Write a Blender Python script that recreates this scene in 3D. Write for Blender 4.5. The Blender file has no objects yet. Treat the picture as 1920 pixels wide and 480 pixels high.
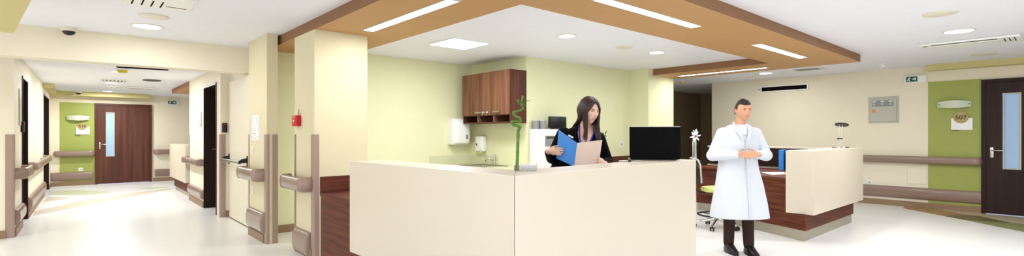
import bpy, bmesh, math, random
from mathutils import Vector, Matrix
PI = math.pi
random.seed(7)
# ------------------------------------------------------------------ camera, world, exposure
scene = bpy.context.scene
COL = scene.collection
FPX, EYE = 922.0, 1.30
TH = math.atan(1043 / 922)                      # camera yaw inside the building grid
cam_d = bpy.data.cameras.new('camera')
cam_d.sensor_width = 36
cam_d.lens = 36 * FPX / 1920
cam_d.shift_y = 12 / 1920
cam_d.clip_start = 0.05
cam = bpy.data.objects.new('camera', cam_d)
COL.objects.link(cam)
cam.location = (0, 0, EYE)
cam.rotation_euler = (PI / 2, 0, TH - PI / 2)
scene.camera = cam
scene.view_settings.view_transform = 'Standard'
scene.view_settings.look = 'None'
scene.view_settings.exposure = 0.43
scene.view_settings.gamma = 1
scene.view_settings.use_curve_mapping = False
WORLD_STRENGTH = 1.6                           # daylight through the glazed side behind the camera
DOWNLIGHT_W, BAR_W, PANEL_W, FILL_W = 9.0, 15.0, 18.0, 34.0
w = bpy.data.worlds.new('world')
scene.world = w
w.use_nodes = True
bg = w.node_tree.nodes['Background']
bg.inputs[0].default_value = (0.90, 0.95, 1.0, 1)
bg.inputs[1].default_value = WORLD_STRENGTH


def s2l(c):
    return tuple(((v / 255) / 12.92 if v / 255 <= 0.04045 else ((v / 255 + 0.055) / 1.055) ** 2.4) for v in c)


# ------------------------------------------------------------------ materials
def mat(name, rgb, rough=0.5, metal=0.0, noise=0.04, scale=(6, 6, 6), bump=0.0, coat=0.0, emit=0.0,
        trans=0.0, ior=1.45, alt=None, detail=4.0, spec=0.5):
    m = bpy.data.materials.new(name)
    m.use_nodes = True
    nt = m.node_tree
    b = nt.nodes['Principled BSDF']
    c = s2l(rgb)
    b.inputs['Roughness'].default_value = rough
    b.inputs['Metallic'].default_value = metal
    b.inputs['IOR'].default_value = ior
    b.inputs['Coat Weight'].default_value = coat
    b.inputs['Specular IOR Level'].default_value = spec
    b.inputs['Transmission Weight'].default_value = trans
    tc = nt.nodes.new('ShaderNodeTexCoord')
    mp = nt.nodes.new('ShaderNodeMapping')
    mp.inputs['Scale'].default_value = scale
    nz = nt.nodes.new('ShaderNodeTexNoise')
    nz.inputs['Detail'].default_value = detail
    nz.inputs['Scale'].default_value = 1.0
    nt.links.new(tc.outputs['Object'], mp.inputs['Vector'])
    nt.links.new(mp.outputs['Vector'], nz.inputs['Vector'])
    cr = nt.nodes.new('ShaderNodeValToRGB')
    cr.color_ramp.elements[0].position = 0.3
    cr.color_ramp.elements[1].position = 0.7
    a = s2l(alt) if alt else tuple(v * (1 - noise * 2) for v in c)
    cr.color_ramp.elements[0].color = (*a, 1)
    cr.color_ramp.elements[1].color = (*c, 1)
    nt.links.new(nz.outputs['Fac'], cr.inputs['Fac'])
    nt.links.new(cr.outputs['Color'], b.inputs['Base Color'])
    if emit:
        b.inputs['Emission Color'].default_value = (1, 1, 1, 1)
        b.inputs['Emission Strength'].default_value = emit
    if bump:
        bp = nt.nodes.new('ShaderNodeBump')
        bp.inputs['Strength'].default_value = bump
        bp.inputs['Distance'].default_value = 0.01
        nt.links.new(nz.outputs['Fac'], bp.inputs['Height'])
        nt.links.new(bp.outputs['Normal'], b.inputs['Normal'])
    return m


M = dict(
    cream=mat('cream_wall_paint', (236, 226, 202), 0.6, noise=0.01),
    yellow=mat('pale_yellow_paint', (229, 228, 186), 0.6, noise=0.01),
    pier=mat('ivory_paint', (220, 209, 174), 0.6, noise=0.01),
    green=mat('leaf_green_paint', (160, 168, 84), 0.55, noise=0.02),
    olive=mat('olive_yellow_paint', (205, 194, 132), 0.6, noise=0.01),
    shadehall=mat('shade_toned_hall_paint', (176, 152, 120), 0.7, noise=0.03),  # the hall's shade is put into this darker wall colour
    ceil=mat('ceiling_white', (240, 241, 247), 0.55, noise=0.01),
    tan=mat('tan_soffit_paint', (190, 147, 94), 0.6, noise=0.02),
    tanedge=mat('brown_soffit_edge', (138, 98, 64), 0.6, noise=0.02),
    base=mat('taupe_baseboard', (146, 120, 90), 0.5, noise=0.02),
    floor=mat('cream_vinyl_floor', (240, 237, 233), 0.32, noise=0.02, scale=(1.2, 1.2, 1.2), coat=0.1),
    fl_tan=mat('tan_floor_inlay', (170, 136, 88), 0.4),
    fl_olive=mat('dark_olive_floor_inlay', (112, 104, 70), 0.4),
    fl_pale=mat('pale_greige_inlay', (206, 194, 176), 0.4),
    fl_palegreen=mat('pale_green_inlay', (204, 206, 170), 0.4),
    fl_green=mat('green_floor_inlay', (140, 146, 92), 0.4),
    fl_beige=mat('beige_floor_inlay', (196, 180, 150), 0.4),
    rail=mat('taupe_vinyl_rail', (142, 118, 104), 0.3, noise=0.01, coat=0.3),
    railend=mat('taupe_rail_end_cap', (150, 124, 108), 0.25, noise=0.01, coat=0.3),
    guard=mat('taupe_corner_guard', (162, 138, 124), 0.35, noise=0.01),
    wood=mat('walnut_laminate', (114, 62, 42), 0.55, alt=(72, 34, 24), scale=(1.3, 1.8, 26), detail=6, spec=0.22),
    woodv=mat('walnut_vertical_grain', (140, 98, 72), 0.35, alt=(102, 66, 48), scale=(20, 20, 0.9), detail=6, spec=0.22),
    woodx=mat('dark_walnut', (104, 60, 44), 0.4, alt=(70, 38, 28), scale=(20, 20, 0.9), detail=6, spec=0.22),
    doorw=mat('door_walnut', (104, 64, 50), 0.45, alt=(76, 44, 34), scale=(14, 14, 0.7), detail=6, spec=0.22),
    doord=mat('dark_door_walnut', (54, 36, 29), 0.5, alt=(38, 24, 20), scale=(14, 14, 0.7), detail=6, spec=0.22),
    darkwood=mat('espresso_wood', (46, 28, 22), 0.5, noise=0.1, scale=(10, 10, 1), spec=0.22),
    cabside=mat('cabinet_inner_wood', (50, 24, 18), 0.5, alt=(34, 16, 13), scale=(16, 16, 1), spec=0.22),
    counter=mat('ivory_solid_surface', (220, 208, 188), 0.4, noise=0.006, scale=(60, 60, 60), coat=0.15),
    steel=mat('brushed_steel', (186, 182, 172), 0.28, 1.0, noise=0.04, scale=(2, 2, 80)),
    plinth=mat('steel_plinth', (190, 184, 168), 0.38, 0.85, noise=0.03, scale=(2, 2, 60)),
    chrome=mat('chrome', (220, 220, 220), 0.1, 1.0, noise=0.0),
    white=mat('white_plastic', (240, 240, 234), 0.35, noise=0.005),
    offwhite=mat('ivory_plastic', (226, 220, 200), 0.4, noise=0.005),
    grey=mat('grey_plastic', (140, 142, 140), 0.45, noise=0.02),
    lgrey=mat('light_grey_metal', (190, 188, 172), 0.4, noise=0.02),
    dgrey=mat('dark_grey_plastic', (70, 68, 62), 0.45, noise=0.02),
    black=mat('black_plastic', (16, 15, 15), 0.35, noise=0.02),
    lid=mat('matt_black_lid', (5, 4, 5), 0.7, noise=0.02, spec=0.1),
    slot=mat('black_slot', (14, 8, 5), 0.8, noise=0.02, spec=0.1),
    red=mat('red_plastic', (196, 24, 30), 0.4, noise=0.01),
    yellowp=mat('yellow_plastic', (224, 206, 20), 0.4, noise=0.01),
    orange=mat('orange_sticker', (232, 140, 50), 0.5, noise=0.02),
    exitg=mat('exit_sign_green', (16, 84, 50), 0.4, noise=0.01),
    gold=mat('brass_disc', (176, 158, 96), 0.45, 0.0, noise=0.03),
    ink=mat('brown_ink', (88, 62, 30), 0.5, noise=0.0),
    inkg=mat('grey_print', (130, 130, 150), 0.6, noise=0.0),
    paper=mat('white_paper', (244, 242, 238), 0.7, noise=0.005),
    glassblue=mat('frosted_blue_glass', (166, 196, 232), 0.3, noise=0.03, scale=(3, 3, 3)),
    lampglass=mat('frosted_lamp_glass', (206, 214, 190), 0.25, noise=0.02),
    acrylic=mat('clear_acrylic', (250, 250, 252), 0.05, trans=0.95, noise=0.0),
    lamp_on=mat('luminaire_diffuser', (255, 255, 250), 0.4, noise=0.0, emit=9.0),
    bar_on=mat('light_bar_diffuser', (255, 255, 250), 0.4, noise=0.0, emit=7.0),
    doorglow=mat('painted_gap_light', (200, 210, 250), 0.5, noise=0.0),
    blue=mat('blue_card', (46, 132, 214), 0.45, noise=0.02),
    dblue=mat('dark_blue_binder', (8, 48, 120), 0.5, noise=0.02),
    pinkc=mat('beige_card', (224, 200, 184), 0.5, noise=0.01),
    skin=mat('skin', (232, 190, 164), 0.5, noise=0.02, scale=(20, 20, 20)),
    skin2=mat('tan_skin', (214, 160, 126), 0.5, noise=0.02, scale=(20, 20, 20)),
    lip=mat('lips', (200, 122, 112), 0.45, noise=0.02),
    brow=mat('eyebrow', (52, 32, 24), 0.7, noise=0.05),
    eyew=mat('eye_white', (236, 232, 226), 0.3, noise=0.0),
    iris=mat('dark_iris', (40, 24, 18), 0.2, noise=0.0),
    hair=mat('dark_brown_hair', (62, 34, 27), 0.42, alt=(28, 14, 12), scale=(70, 70, 3), noise=0.2),
    hairm=mat('short_black_hair', (54, 44, 36), 0.6, alt=(30, 24, 20), scale=(60, 60, 20), bump=0.3),
    jacket=mat('black_cloth', (11, 11, 12), 0.85, noise=0.1, scale=(90, 90, 90), spec=0.1),
    coat=mat('white_coat_cloth', (216, 220, 228), 0.75, noise=0.02, scale=(8, 8, 2)),
    trouser=mat('dark_brown_trouser', (52, 36, 30), 0.8, noise=0.1, spec=0.22),
    shoe=mat('black_leather', (18, 14, 12), 0.35, noise=0.05),
    lanyard=mat('blue_ribbon', (24, 24, 190), 0.5, noise=0.0),
    leaf=mat('bamboo_green', (92, 138, 34), 0.25, alt=(44, 88, 16), scale=(4, 4, 50)),
    stem=mat('flower_stem_green', (120, 140, 50), 0.5, noise=0.05),
    petal=mat('white_petal', (250, 246, 244), 0.5, noise=0.01),
    crimson=mat('crimson_throat', (180, 20, 60), 0.5, noise=0.02),
    lime=mat('lime_seat_vinyl', (206, 214, 120), 0.45, noise=0.01),
    splash=mat('pale_stone_splashback', (214, 214, 178), 0.3, noise=0.02),
)


# ------------------------------------------------------------------ mesh helpers
def B():
    return bmesh.new()


def box(bm, x0, x1, y0, y1, z0, z1, bev=0.0, seg=2):
    r = bmesh.ops.create_cube(bm, size=1)
    vs = r['verts']
    for v in vs:
        v.co = Vector((x0 + (v.co.x + .5) * (x1 - x0), y0 + (v.co.y + .5) * (y1 - y0), z0 + (v.co.z + .5) * (z1 - z0)))
    if bev:
        es = list({e for v in vs for e in v.link_edges})
        bmesh.ops.bevel(bm, geom=es, offset=bev, segments=seg, affect='EDGES', profile=0.5)
    return bm


def prism(bm, pts, z0, z1, bev=0.0):
    n = len(pts)
    area = sum(pts[i][0] * pts[(i + 1) % n][1] - pts[(i + 1) % n][0] * pts[i][1] for i in range(n))
    if area < 0:
        pts = pts[::-1]
    lo = [bm.verts.new((p[0], p[1], z0)) for p in pts]
    hi = [bm.verts.new((p[0], p[1], z1)) for p in pts]
    bm.faces.new(lo[::-1])
    bm.faces.new(hi)
    for i in range(n):
        bm.faces.new((lo[i], lo[(i + 1) % n], hi[(i + 1) % n], hi[i]))
    if bev:
        es = list({e for v in lo + hi for e in v.link_edges})
        bmesh.ops.bevel(bm, geom=es, offset=bev, segments=2, affect='EDGES', profile=0.5)
    return bm


def loft(bm, rings, closed_ends=True, loop=False):
    vr = [[bm.verts.new(p) for p in r] for r in rings]
    n = len(vr[0])
    cnt = len(vr) if loop else len(vr) - 1
    for a in range(cnt):
        b = (a + 1) % len(vr)
        for i in range(n):
            bm.faces.new((vr[a][i], vr[a][(i + 1) % n], vr[b][(i + 1) % n], vr[b][i]))
    if closed_ends and not loop:
        bm.faces.new(vr[0][::-1])
        bm.faces.new(vr[-1])
    return bm


def fixn(bm):
    bmesh.ops.recalc_face_normals(bm, faces=bm.faces)
    return bm


def tube(bm, pts, rad, n=10, flat=1.0, ends=True):
    """round tube along points; rad a number or a list"""
    pts = [Vector(p) for p in pts]
    rs = rad if isinstance(rad, (list, tuple)) else [rad] * len(pts)
    rings = []
    up = Vector((0, 0, 1))
    prev = None
    for i, p in enumerate(pts):
        if i == 0:
            t = pts[1] - pts[0]
        elif i == len(pts) - 1:
            t = pts[-1] - pts[-2]
        else:
            t = (pts[i + 1] - p).normalized() + (p - pts[i - 1]).normalized()
        t.normalize()
        if prev is None:
            ref = up if abs(t.z) < 0.9 else Vector((0, 1, 0))
            a = t.cross(ref).normalized()
        else:
            a = (prev - t * prev.dot(t)).normalized()
        prev = a
        b = t.cross(a).normalized()
        rings.append([p + a * math.cos(2 * PI * k / n) * rs[i] + b * math.sin(2 * PI * k / n) * rs[i] * flat for k in range(n)])
    return loft(bm, rings, ends)


def cyl(bm, c, r, h, n=24, axis='z', r2=None):
    c = Vector(c)
    d = {'x': Vector((1, 0, 0)), 'y': Vector((0, 1, 0)), 'z': Vector((0, 0, 1))}[axis]
    return tube(bm, [c, c + d * h], [r, r if r2 is None else r2], n)


def lathe(bm, prof, n=28, c=(0, 0, 0)):
    rings = [[Vector((c[0] + max(r, 1e-4) * math.cos(2 * PI * k / n), c[1] + max(r, 1e-4) * math.sin(2 * PI * k / n), c[2] + z)) for k in range(n)] for r, z in prof]
    return loft(bm, rings)


def ball(bm, c, r, n=16, rot=None):
    c = Vector(c)
    r = Vector(r) if isinstance(r, (tuple, list)) else Vector((r, r, r))
    rings = []
    for i in range(1, n):
        th = PI * i / n
        ring = []
        for k in range(2 * n):
            ph = 2 * PI * k / (2 * n)
            v = Vector((math.sin(th) * math.cos(ph) * r.x, math.sin(th) * math.sin(ph) * r.y, math.cos(th) * r.z))
            if rot:
                v = rot @ v
            ring.append(c + v)
        rings.append(ring)
    return loft(bm, rings)


def capsule(bm, p0, p1, r0, r1, n=14, flat=1.0):
    p0, p1 = Vector(p0), Vector(p1)
    d = (p1 - p0)
    L = d.length
    d.normalize()
    pts, rs = [], []
    for a in (80, 60, 40, 20):
        pts.append(p0 - d * r0 * math.sin(math.radians(a)))
        rs.append(r0 * math.cos(math.radians(a)))
    pts += [p0, p1]
    rs += [r0, r1]
    for a in (20, 40, 60, 80):
        pts.append(p1 + d * r1 * math.sin(math.radians(a)))
        rs.append(r1 * math.cos(math.radians(a)))
    return tube(bm, pts, rs, n, flat)


def sweep(bm, path, section):
    """path: (x, y) in plan; section: (n, z) with n to the left of travel"""
    P = [Vector((p[0], p[1])) for p in path]
    rings = []
    for i, p in enumerate(P):
        if i == 0:
            t = (P[1] - P[0]).normalized()
        elif i == len(P) - 1:
            t = (P[-1] - P[-2]).normalized()
        else:
            t = ((P[i + 1] - p).normalized() + (p - P[i - 1]).normalized()).normalized()
        nn = Vector((-t.y, t.x))
        rings.append([Vector((p.x + nn.x * a, p.y + nn.y * a, z)) for a, z in section])
    return loft(bm, rings)


def obj(name, bm, m, parent=None, smooth=False, loc=None, rotz=0.0, angle=40):
    fixn(bm)
    me = bpy.data.meshes.new(name)
    bm.to_mesh(me)
    bm.free()
    if m is not None:
        me.materials.append(M[m] if isinstance(m, str) else m)
    if smooth:
        for p in me.polygons:
            p.use_smooth = True
        try:
            me.set_sharp_from_angle(angle=math.radians(angle))
        except Exception:
            pass
    o = bpy.data.objects.new(name, me)
    COL.objects.link(o)
    if parent:
        o.parent = parent
    if loc:
        o.location = loc
    o.rotation_euler = (0, 0, rotz)
    return o


def tag(o, label=None, cat=None, group=None, kind=None):
    if label: o['label'] = label
    if cat: o['category'] = cat
    if group: o['group'] = group
    if kind: o['kind'] = kind
    return o


def thing(name, label, cat, loc=(0, 0, 0), rotz=0.0, group=None):
    o = bpy.data.objects.new(name, None)
    COL.objects.link(o)
    o.empty_display_size = 0.1
    o.location = loc
    o.rotation_euler = (0, 0, rotz)
    return tag(o, label, cat, group)


def struct(name, bm, m, parent=None, **k):
    o = obj(name, bm, m, parent, **k)
    if parent is None:
        o['kind'] = 'structure'
        o['label'] = k.get('label', name.replace('_', ' '))
    return o


def sobj(name, label, bm, m, **k):
    o = obj(name, bm, m, None, **k)
    o['kind'] = 'structure'
    o['label'] = label
    return o


def sroot(name, label, loc, rotz=0.0):
    o = bpy.data.objects.new(name, None)
    COL.objects.link(o)
    o.location = loc
    o.rotation_euler = (0, 0, rotz)
    o['kind'] = 'structure'
    o['label'] = label
    return o


def copy_tree(o, parent=None, label=None, loc=None, rotz=None):
    c = o.copy()
    COL.objects.link(c)
    c.parent = parent
    if label: c['label'] = label
    if loc is not None: c.location = loc
    if rotz is not None: c.rotation_euler = (0, 0, rotz)
    for ch in [x for x in bpy.data.objects if x.parent == o]:
        copy_tree(ch, c)
    return c


def text_mesh(bm, s, size, loc, depth=0.004, bold=0.0):
    """letters standing in the local XZ plane facing -Y"""
    cu = bpy.data.curves.new('txt', 'FONT')
    cu.body = s
    cu.size = size
    cu.align_x = 'CENTER'
    cu.align_y = 'CENTER'
    cu.extrude = depth / 2
    cu.offset = bold
    to = bpy.data.objects.new('txt', cu)
    COL.objects.link(to)
    dg = bpy.context.evaluated_depsgraph_get()
    me = bpy.data.meshes.new_from_object(to.evaluated_get(dg))
    me.transform(Matrix.Translation(loc) @ Matrix.Rotation(PI / 2, 4, 'X'))
    bm.from_mesh(me)
    bpy.data.objects.remove(to)
    bpy.data.curves.remove(cu)
    bpy.data.meshes.remove(me)
    return bm


# orientation of a wall-hung local frame: +X to the viewer's right, -Y out of the wall
FACE_S = 0.0            # wall seen looking +y
FACE_W = -PI / 2        # wall seen looking +x
FACE_E = PI / 2         # wall seen looking -x


def lwall(y):           # the left corridor wall leans in by under a degree
    return -0.60 + 0.10 * (y - 8.8) / 7.95


LW_ROT = PI / 2 - math.atan(0.10 / 7.95)

# ------------------------------------------------------------------ floor, ceiling, walls
ZC = 2.5
sobj('floor', 'cream vinyl floor', box(B(), -6, 14.2, -5, 18.2, -0.1, 0.0), 'floor')
sobj('ceiling', 'white suspended ceiling', box(B(), -6, 14.2, -5, 18.2, ZC, ZC + 0.12), 'ceil')

ZK = 2.37
sobj('ceiling_corridor', 'lower white ceiling of the corridor', box(B(), -1.0, 6.0, 7.8, 16.95, ZK, ZC), 'ceil')

def inlay(n, label, pts, m):
    sobj('trim_%d' % n, label, prism(B(), pts, 0.0005, 0.003), m)


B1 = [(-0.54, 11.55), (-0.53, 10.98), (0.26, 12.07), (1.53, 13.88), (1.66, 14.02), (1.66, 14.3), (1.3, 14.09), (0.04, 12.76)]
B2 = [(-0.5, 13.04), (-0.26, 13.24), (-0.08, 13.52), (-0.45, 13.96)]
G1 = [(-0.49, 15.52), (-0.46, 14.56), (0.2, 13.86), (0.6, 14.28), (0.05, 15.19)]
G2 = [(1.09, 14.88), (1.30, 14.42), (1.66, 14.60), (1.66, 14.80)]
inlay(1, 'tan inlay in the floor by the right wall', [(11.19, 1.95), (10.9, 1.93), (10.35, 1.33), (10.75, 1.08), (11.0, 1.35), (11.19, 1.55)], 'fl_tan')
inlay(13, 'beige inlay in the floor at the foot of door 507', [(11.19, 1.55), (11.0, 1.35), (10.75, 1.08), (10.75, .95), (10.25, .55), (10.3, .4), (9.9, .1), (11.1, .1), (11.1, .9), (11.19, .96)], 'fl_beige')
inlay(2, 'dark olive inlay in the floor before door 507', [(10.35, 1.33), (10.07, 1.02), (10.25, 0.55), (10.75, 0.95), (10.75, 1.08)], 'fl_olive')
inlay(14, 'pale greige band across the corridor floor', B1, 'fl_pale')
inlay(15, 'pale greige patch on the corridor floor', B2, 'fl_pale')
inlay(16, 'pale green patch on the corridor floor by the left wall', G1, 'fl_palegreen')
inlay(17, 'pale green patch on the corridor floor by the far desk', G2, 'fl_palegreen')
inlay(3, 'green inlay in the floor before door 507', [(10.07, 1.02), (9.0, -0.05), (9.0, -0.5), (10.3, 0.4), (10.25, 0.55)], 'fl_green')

# far end of the left corridor
sobj('wall_back', 'cream wall at the far end of the corridor', box(B(), -1.0, 7, 16.75, 16.95, 0, ZC), 'cream')
# left corridor wall in pieces around its two door openings
W = lwall


def lpiece(y0, y1, z0, z1, t=0.22):
    return prism(B(), [(W(y0), y0), (W(y1), y1), (W(y1) - t, y1), (W(y0) - t, y0)], z0, z1)


bm = B()
for (a, b, z0, z1) in ((8.8, 9.78, 0, ZC), (9.78, 10.62, 2.13, ZC), (10.62, 14.25, 0, ZC), (14.25, 15.95, 2.16, ZC), (15.95, 16.75, 0, ZC)):
    prism(bm, [(W(a), a), (W(b), b), (W(b) - .22, b), (W(a) - .22, a)], z0, z1)
sobj('wall_left', 'cream left wall of the corridor with two dark doorways', bm, 'cream')
sobj('wall_left_front', 'cream wall left of the corridor mouth', box(B(), -6, -0.82, 8.8, 9.0, 0, ZC), 'cream')
bm = B()
box(bm, 1.68, 1.90, 8.8, 9.07, 0, ZC)
box(bm, 1.68, 1.90, 9.07, 10.12, 2.14, ZC)
box(bm, 1.68, 1.90, 10.12, 11.65, 0, ZC)
box(bm, 1.90, 6.0, 11.45, 11.65, 0, ZC)
sobj('wall_right', 'cream right wall of the corridor with a dark doorway', bm, 'cream')
sobj('wall_right_recess', 'cream wall round the white service door', box(B(), 1.82, 2.0, 7.1, 8.8, 0, ZC), 'cream')
sobj('wall_pier', 'ivory pier carrying the notices', box(B(), 1.68, 1.80, 6.28, 7.1, 0, ZC), 'pier')
sobj('wall_column', 'square ivory column carrying the fire alarm', box(B(), 1.84, 2.42, 5.17, 5.79, 0, 2.391), 'pier')
sobj('wall_nurse_back', 'pale yellow back wall of the nurse station', box(B(), 1.82, 5.15, 6.9, 7.1, 0, ZC), 'yellow')
sobj('wall_nurse_side', 'pale yellow walls behind the cabinet and the nurse', box(B(), 5.15, 7.8, 5.49, 7.1, 0, ZC), 'yellow')
sobj('wall_end_column', 'bright column at the end of the nurse station', box(B(), 7.8, 8.66, 5.07, 7.3, 0, ZC), 'yellow')
sobj('wall_far_right', 'cream wall with door 507', box(B(), 11.2, 11.4, -3.5, 5.56, 0, ZC), 'cream')
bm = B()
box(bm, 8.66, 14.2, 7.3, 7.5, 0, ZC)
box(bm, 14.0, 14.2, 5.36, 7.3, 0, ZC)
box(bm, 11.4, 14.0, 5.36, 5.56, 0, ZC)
sobj('wall_added_shade', 'added unseen cream wall shading the lobby on the right', box(B(), 5.6, 11.4, -3.7, -3.5, 0, ZC), 'cream')  # unseen wall added to keep world light off the right side
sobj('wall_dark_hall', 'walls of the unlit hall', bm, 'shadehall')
sobj('wall_corridor_side', 'wall behind the far reception desk', box(B(), 5.8, 6.0, 11.65, 16.75, 0, ZC), 'cream')
# beams and bulkheads
sobj('trim_4', 'cream beam across the corridor mouth', box(B(), -6, 1.82, 7.55, 7.8, 2.15, ZC), 'cream')
sobj('trim_5', 'olive bulkhead in the top left corner', prism(B(), [(-.41, 6.0), (-.06, 3.1), (-4, 3.1), (-4, 6.0)], 2.17, ZC), 'olive')
sobj('trim_6', 'olive bulkhead over door 515', box(B(), -0.5, 1.45, 16.3, 16.75, 2.26, ZK), 'olive')
sobj('trim_7', 'olive bulkhead over the second dark doorway', box(B(), -0.53, -0.38, 14.1, 16.3, 2.28, ZK), 'olive')
sobj('trim_8', 'olive bulkhead over door 507', box(B(), 10.98, 11.2, -3.5, 1.62, 2.4, ZC), 'olive')


# tan soffit ring over the nurse station: tan underside, browner edges
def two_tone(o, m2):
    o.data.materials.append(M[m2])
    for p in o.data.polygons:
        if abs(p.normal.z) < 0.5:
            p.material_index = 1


def rect_ring(xo0, xo1, yo0, yo1, xi0, xi1, yi0, yi1, z0, z1):
    bm = B()
    box(bm, xo0, xo1, yo0, yi0, z0, z1)
    box(bm, xo0, xi0, yi0, yo1, z0, z1)
    if xo1 > xi1:
        box(bm, xi1, xo1, yi0, yi1, z0, z1)
    return bm


o = sobj('trim_9', 'tan ceiling soffit ring over the nurse station',
         rect_ring(1.84, 8.82, 2.07, 6.9, 2.79, 7.95, 3.04, 5.07, 2.39, ZC), 'tan')
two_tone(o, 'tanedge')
o = sobj('trim_10', 'tan ceiling soffit over the far reception desk', box(B(), 1.68, 4.5, 11.65, 14.1, 2.27, ZK), 'tan')
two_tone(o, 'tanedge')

# green painted panels
sobj('trim_11', 'green wall panel beside door 507', box(B(), 11.192, 11.2, 0.95, 1.63, 0.1, 2.22), 'green')
sobj('trim_12', 'green wall panel beside door 515', box(B(), -0.33, 0.34, 16.742, 16.75, 0.1, 2.11), 'green')
# baseboards
bb = 0.1
sobj('baseboard_right', 'taupe baseboard on the wall of door 507', box(B(), 11.18, 11.2, 0.95, 5.56, 0, bb), 'base')
sobj('baseboard_back', 'taupe baseboard at the corridor end', box(B(), -0.5, 0.33, 16.73, 16.75, 0, bb), 'base')
sobj('baseboard_back_right', 'taupe baseboard right of door 515', box(B(), 1.57, 5.8, 16.73, 16.75, 0, bb), 'base')
sobj('baseboard_nurse', 'taupe baseboard behind the column', box(B(), 1.82, 4.5, 6.88, 6.9, 0, bb), 'base')
sobj('baseboard_corner', 'taupe baseboard by the white door', box(B(), 1.75, 1.82, 8.78, 8.8, 0, bb), 'base')
sobj('baseboard_front_left', 'taupe baseboard left of the corridor mouth', box(B(), -6, -0.67, 8.78, 8.8, 0, bb), 'base')
bm = B()
for a, b in ((8.86, 9.75), (10.66, 14.2), (15.98, 16.72)):
    prism(bm, [(W(a), a), (W(b), b), (W(b) + .018, b), (W(a) + .018, a)], 0, bb)
sobj('baseboard_left', 'taupe baseboard of the left corridor wall', bm, 'base')
bm = B()
box(bm, 1.662, 1.68, 10.14, 11.6, 0, bb)
box(bm, 1.662, 1.68, 6.37, 7.06, 0, bb)
box(bm, 1.822, 1.84, 5.22, 5.75, 0, bb)
sobj('baseboard_corridor', 'taupe baseboard of the right corridor wall, pier and column', bm, 'base')


# ------------------------------------------------------------------ doors
def lever(parent, x, z, y, right=True, m='steel'):
    s = 1 if right else -1
    bm = B()
    box(bm, x - .022, x + .022, y - .01, y, z - .12, z + .05, .006)
    tube(bm, [(x, y, z), (x, y - .05, z), (x + s * .03, y - .06, z), (x + s * .14, y - .06, z - .004)], .009, 10)
    return obj('door_handle', bm, m, parent, smooth=True)


def leaf_door(n, label, loc, rotz, wd, ht, wood, framem, hx, glass=None, gap=True):
    r = sroot('door_%d' % n, label, loc, rotz)
    bm = B()
    box(bm, 0, .055, -.02, .03, 0, ht)
    box(bm, wd - .055, wd, -.02, .03, 0, ht)
    box(bm, .055, wd - .055, -.02, .03, ht - .055, ht)
    obj('door_frame', bm, framem, r)
    x0, x1, z0, z1 = .058, wd - .058, .012, ht - .058
    if glass:
        gx0, gx1, gz0, gz1 = glass
        bm = B()
        box(bm, x0, gx0, -.006, .03, z0, z1)
        box(bm, gx1, x1, -.006, .03, z0, z1)
        box(bm, gx0, gx1, -.006, .03, z0, gz0)
        box(bm, gx0, gx1, -.006, .03, gz1, z1)
        lf = obj('door_leaf', bm, wood, r)
        bm = B()
        f = .018
        box(bm, gx0, gx0 + f, -.012, .0, gz0, gz1)
        box(bm, gx1 - f, gx1, -.012, .0, gz0, gz1)
        box(bm, gx0 + f, gx1 - f, -.012, .0, gz0, gz0 + f)
        box(bm, gx0 + f, gx1 - f, -.012, .0, gz1 - f, gz1)
        obj('glazing_bead', bm, 'lgrey', lf)
        obj('glass_pane', box(B(), gx0 + f, gx1 - f, .006, .014, gz0 + f, gz1 - f), 'glassblue', lf)
    else:
        lf = obj('door_leaf', box(B(), x0, x1, -.006, .03, z0, z1), wood, r)
    lever(lf, hx, 1.04, -.006, True)
    obj('painted_glow_strip', box(B(), .056, wd - .056, -.012, .03, 0, .010), 'doorglow', r)  # pale blue strip paints the light leaking under the door
    return r


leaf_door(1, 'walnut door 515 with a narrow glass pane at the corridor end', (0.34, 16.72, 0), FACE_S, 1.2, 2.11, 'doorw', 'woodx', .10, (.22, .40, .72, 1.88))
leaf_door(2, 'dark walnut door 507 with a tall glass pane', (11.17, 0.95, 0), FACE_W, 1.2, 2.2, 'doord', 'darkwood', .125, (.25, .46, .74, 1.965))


# deep dark door linings of the side rooms
def dark_doorway(n, label, loc, rotz, wd, ht, depth=.22):
    r = sroot('door_%d' % n, label, loc, rotz)
    bm = B()
    box(bm, 0, .03, -.01, depth, 0, ht)
    box(bm, wd - .03, wd, -.01, depth, 0, ht)
    box(bm, .03, wd - .03, -.01, depth, ht - .03, ht)
    obj('door_frame', bm, 'darkwood', r)
    bm = B()
    box(bm, .03, wd - .03, -.014, -.01, ht - .034, ht - .0)
    obj('frame_trim', bm, 'lgrey', r)
    lf = obj('door_leaf', box(B(), .035, wd - .035, depth - .05, depth - .01, .01, ht - .035), 'darkwood', r)
    lever(lf, .12, 1.04, depth - .05)
    return r


dark_doorway(3, 'dark doorway in the right corridor wall', (1.68, 10.12, 0), FACE_W, 1.05, 2.14)
dark_doorway(4, 'nearer dark doorway in the left corridor wall', (W(9.78), 9.78, 0), LW_ROT, .84, 2.13)
dark_doorway(5, 'farther dark doorway in the left corridor wall', (W(14.25), 14.25, 0), LW_ROT, 1.7, 2.16)
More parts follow.
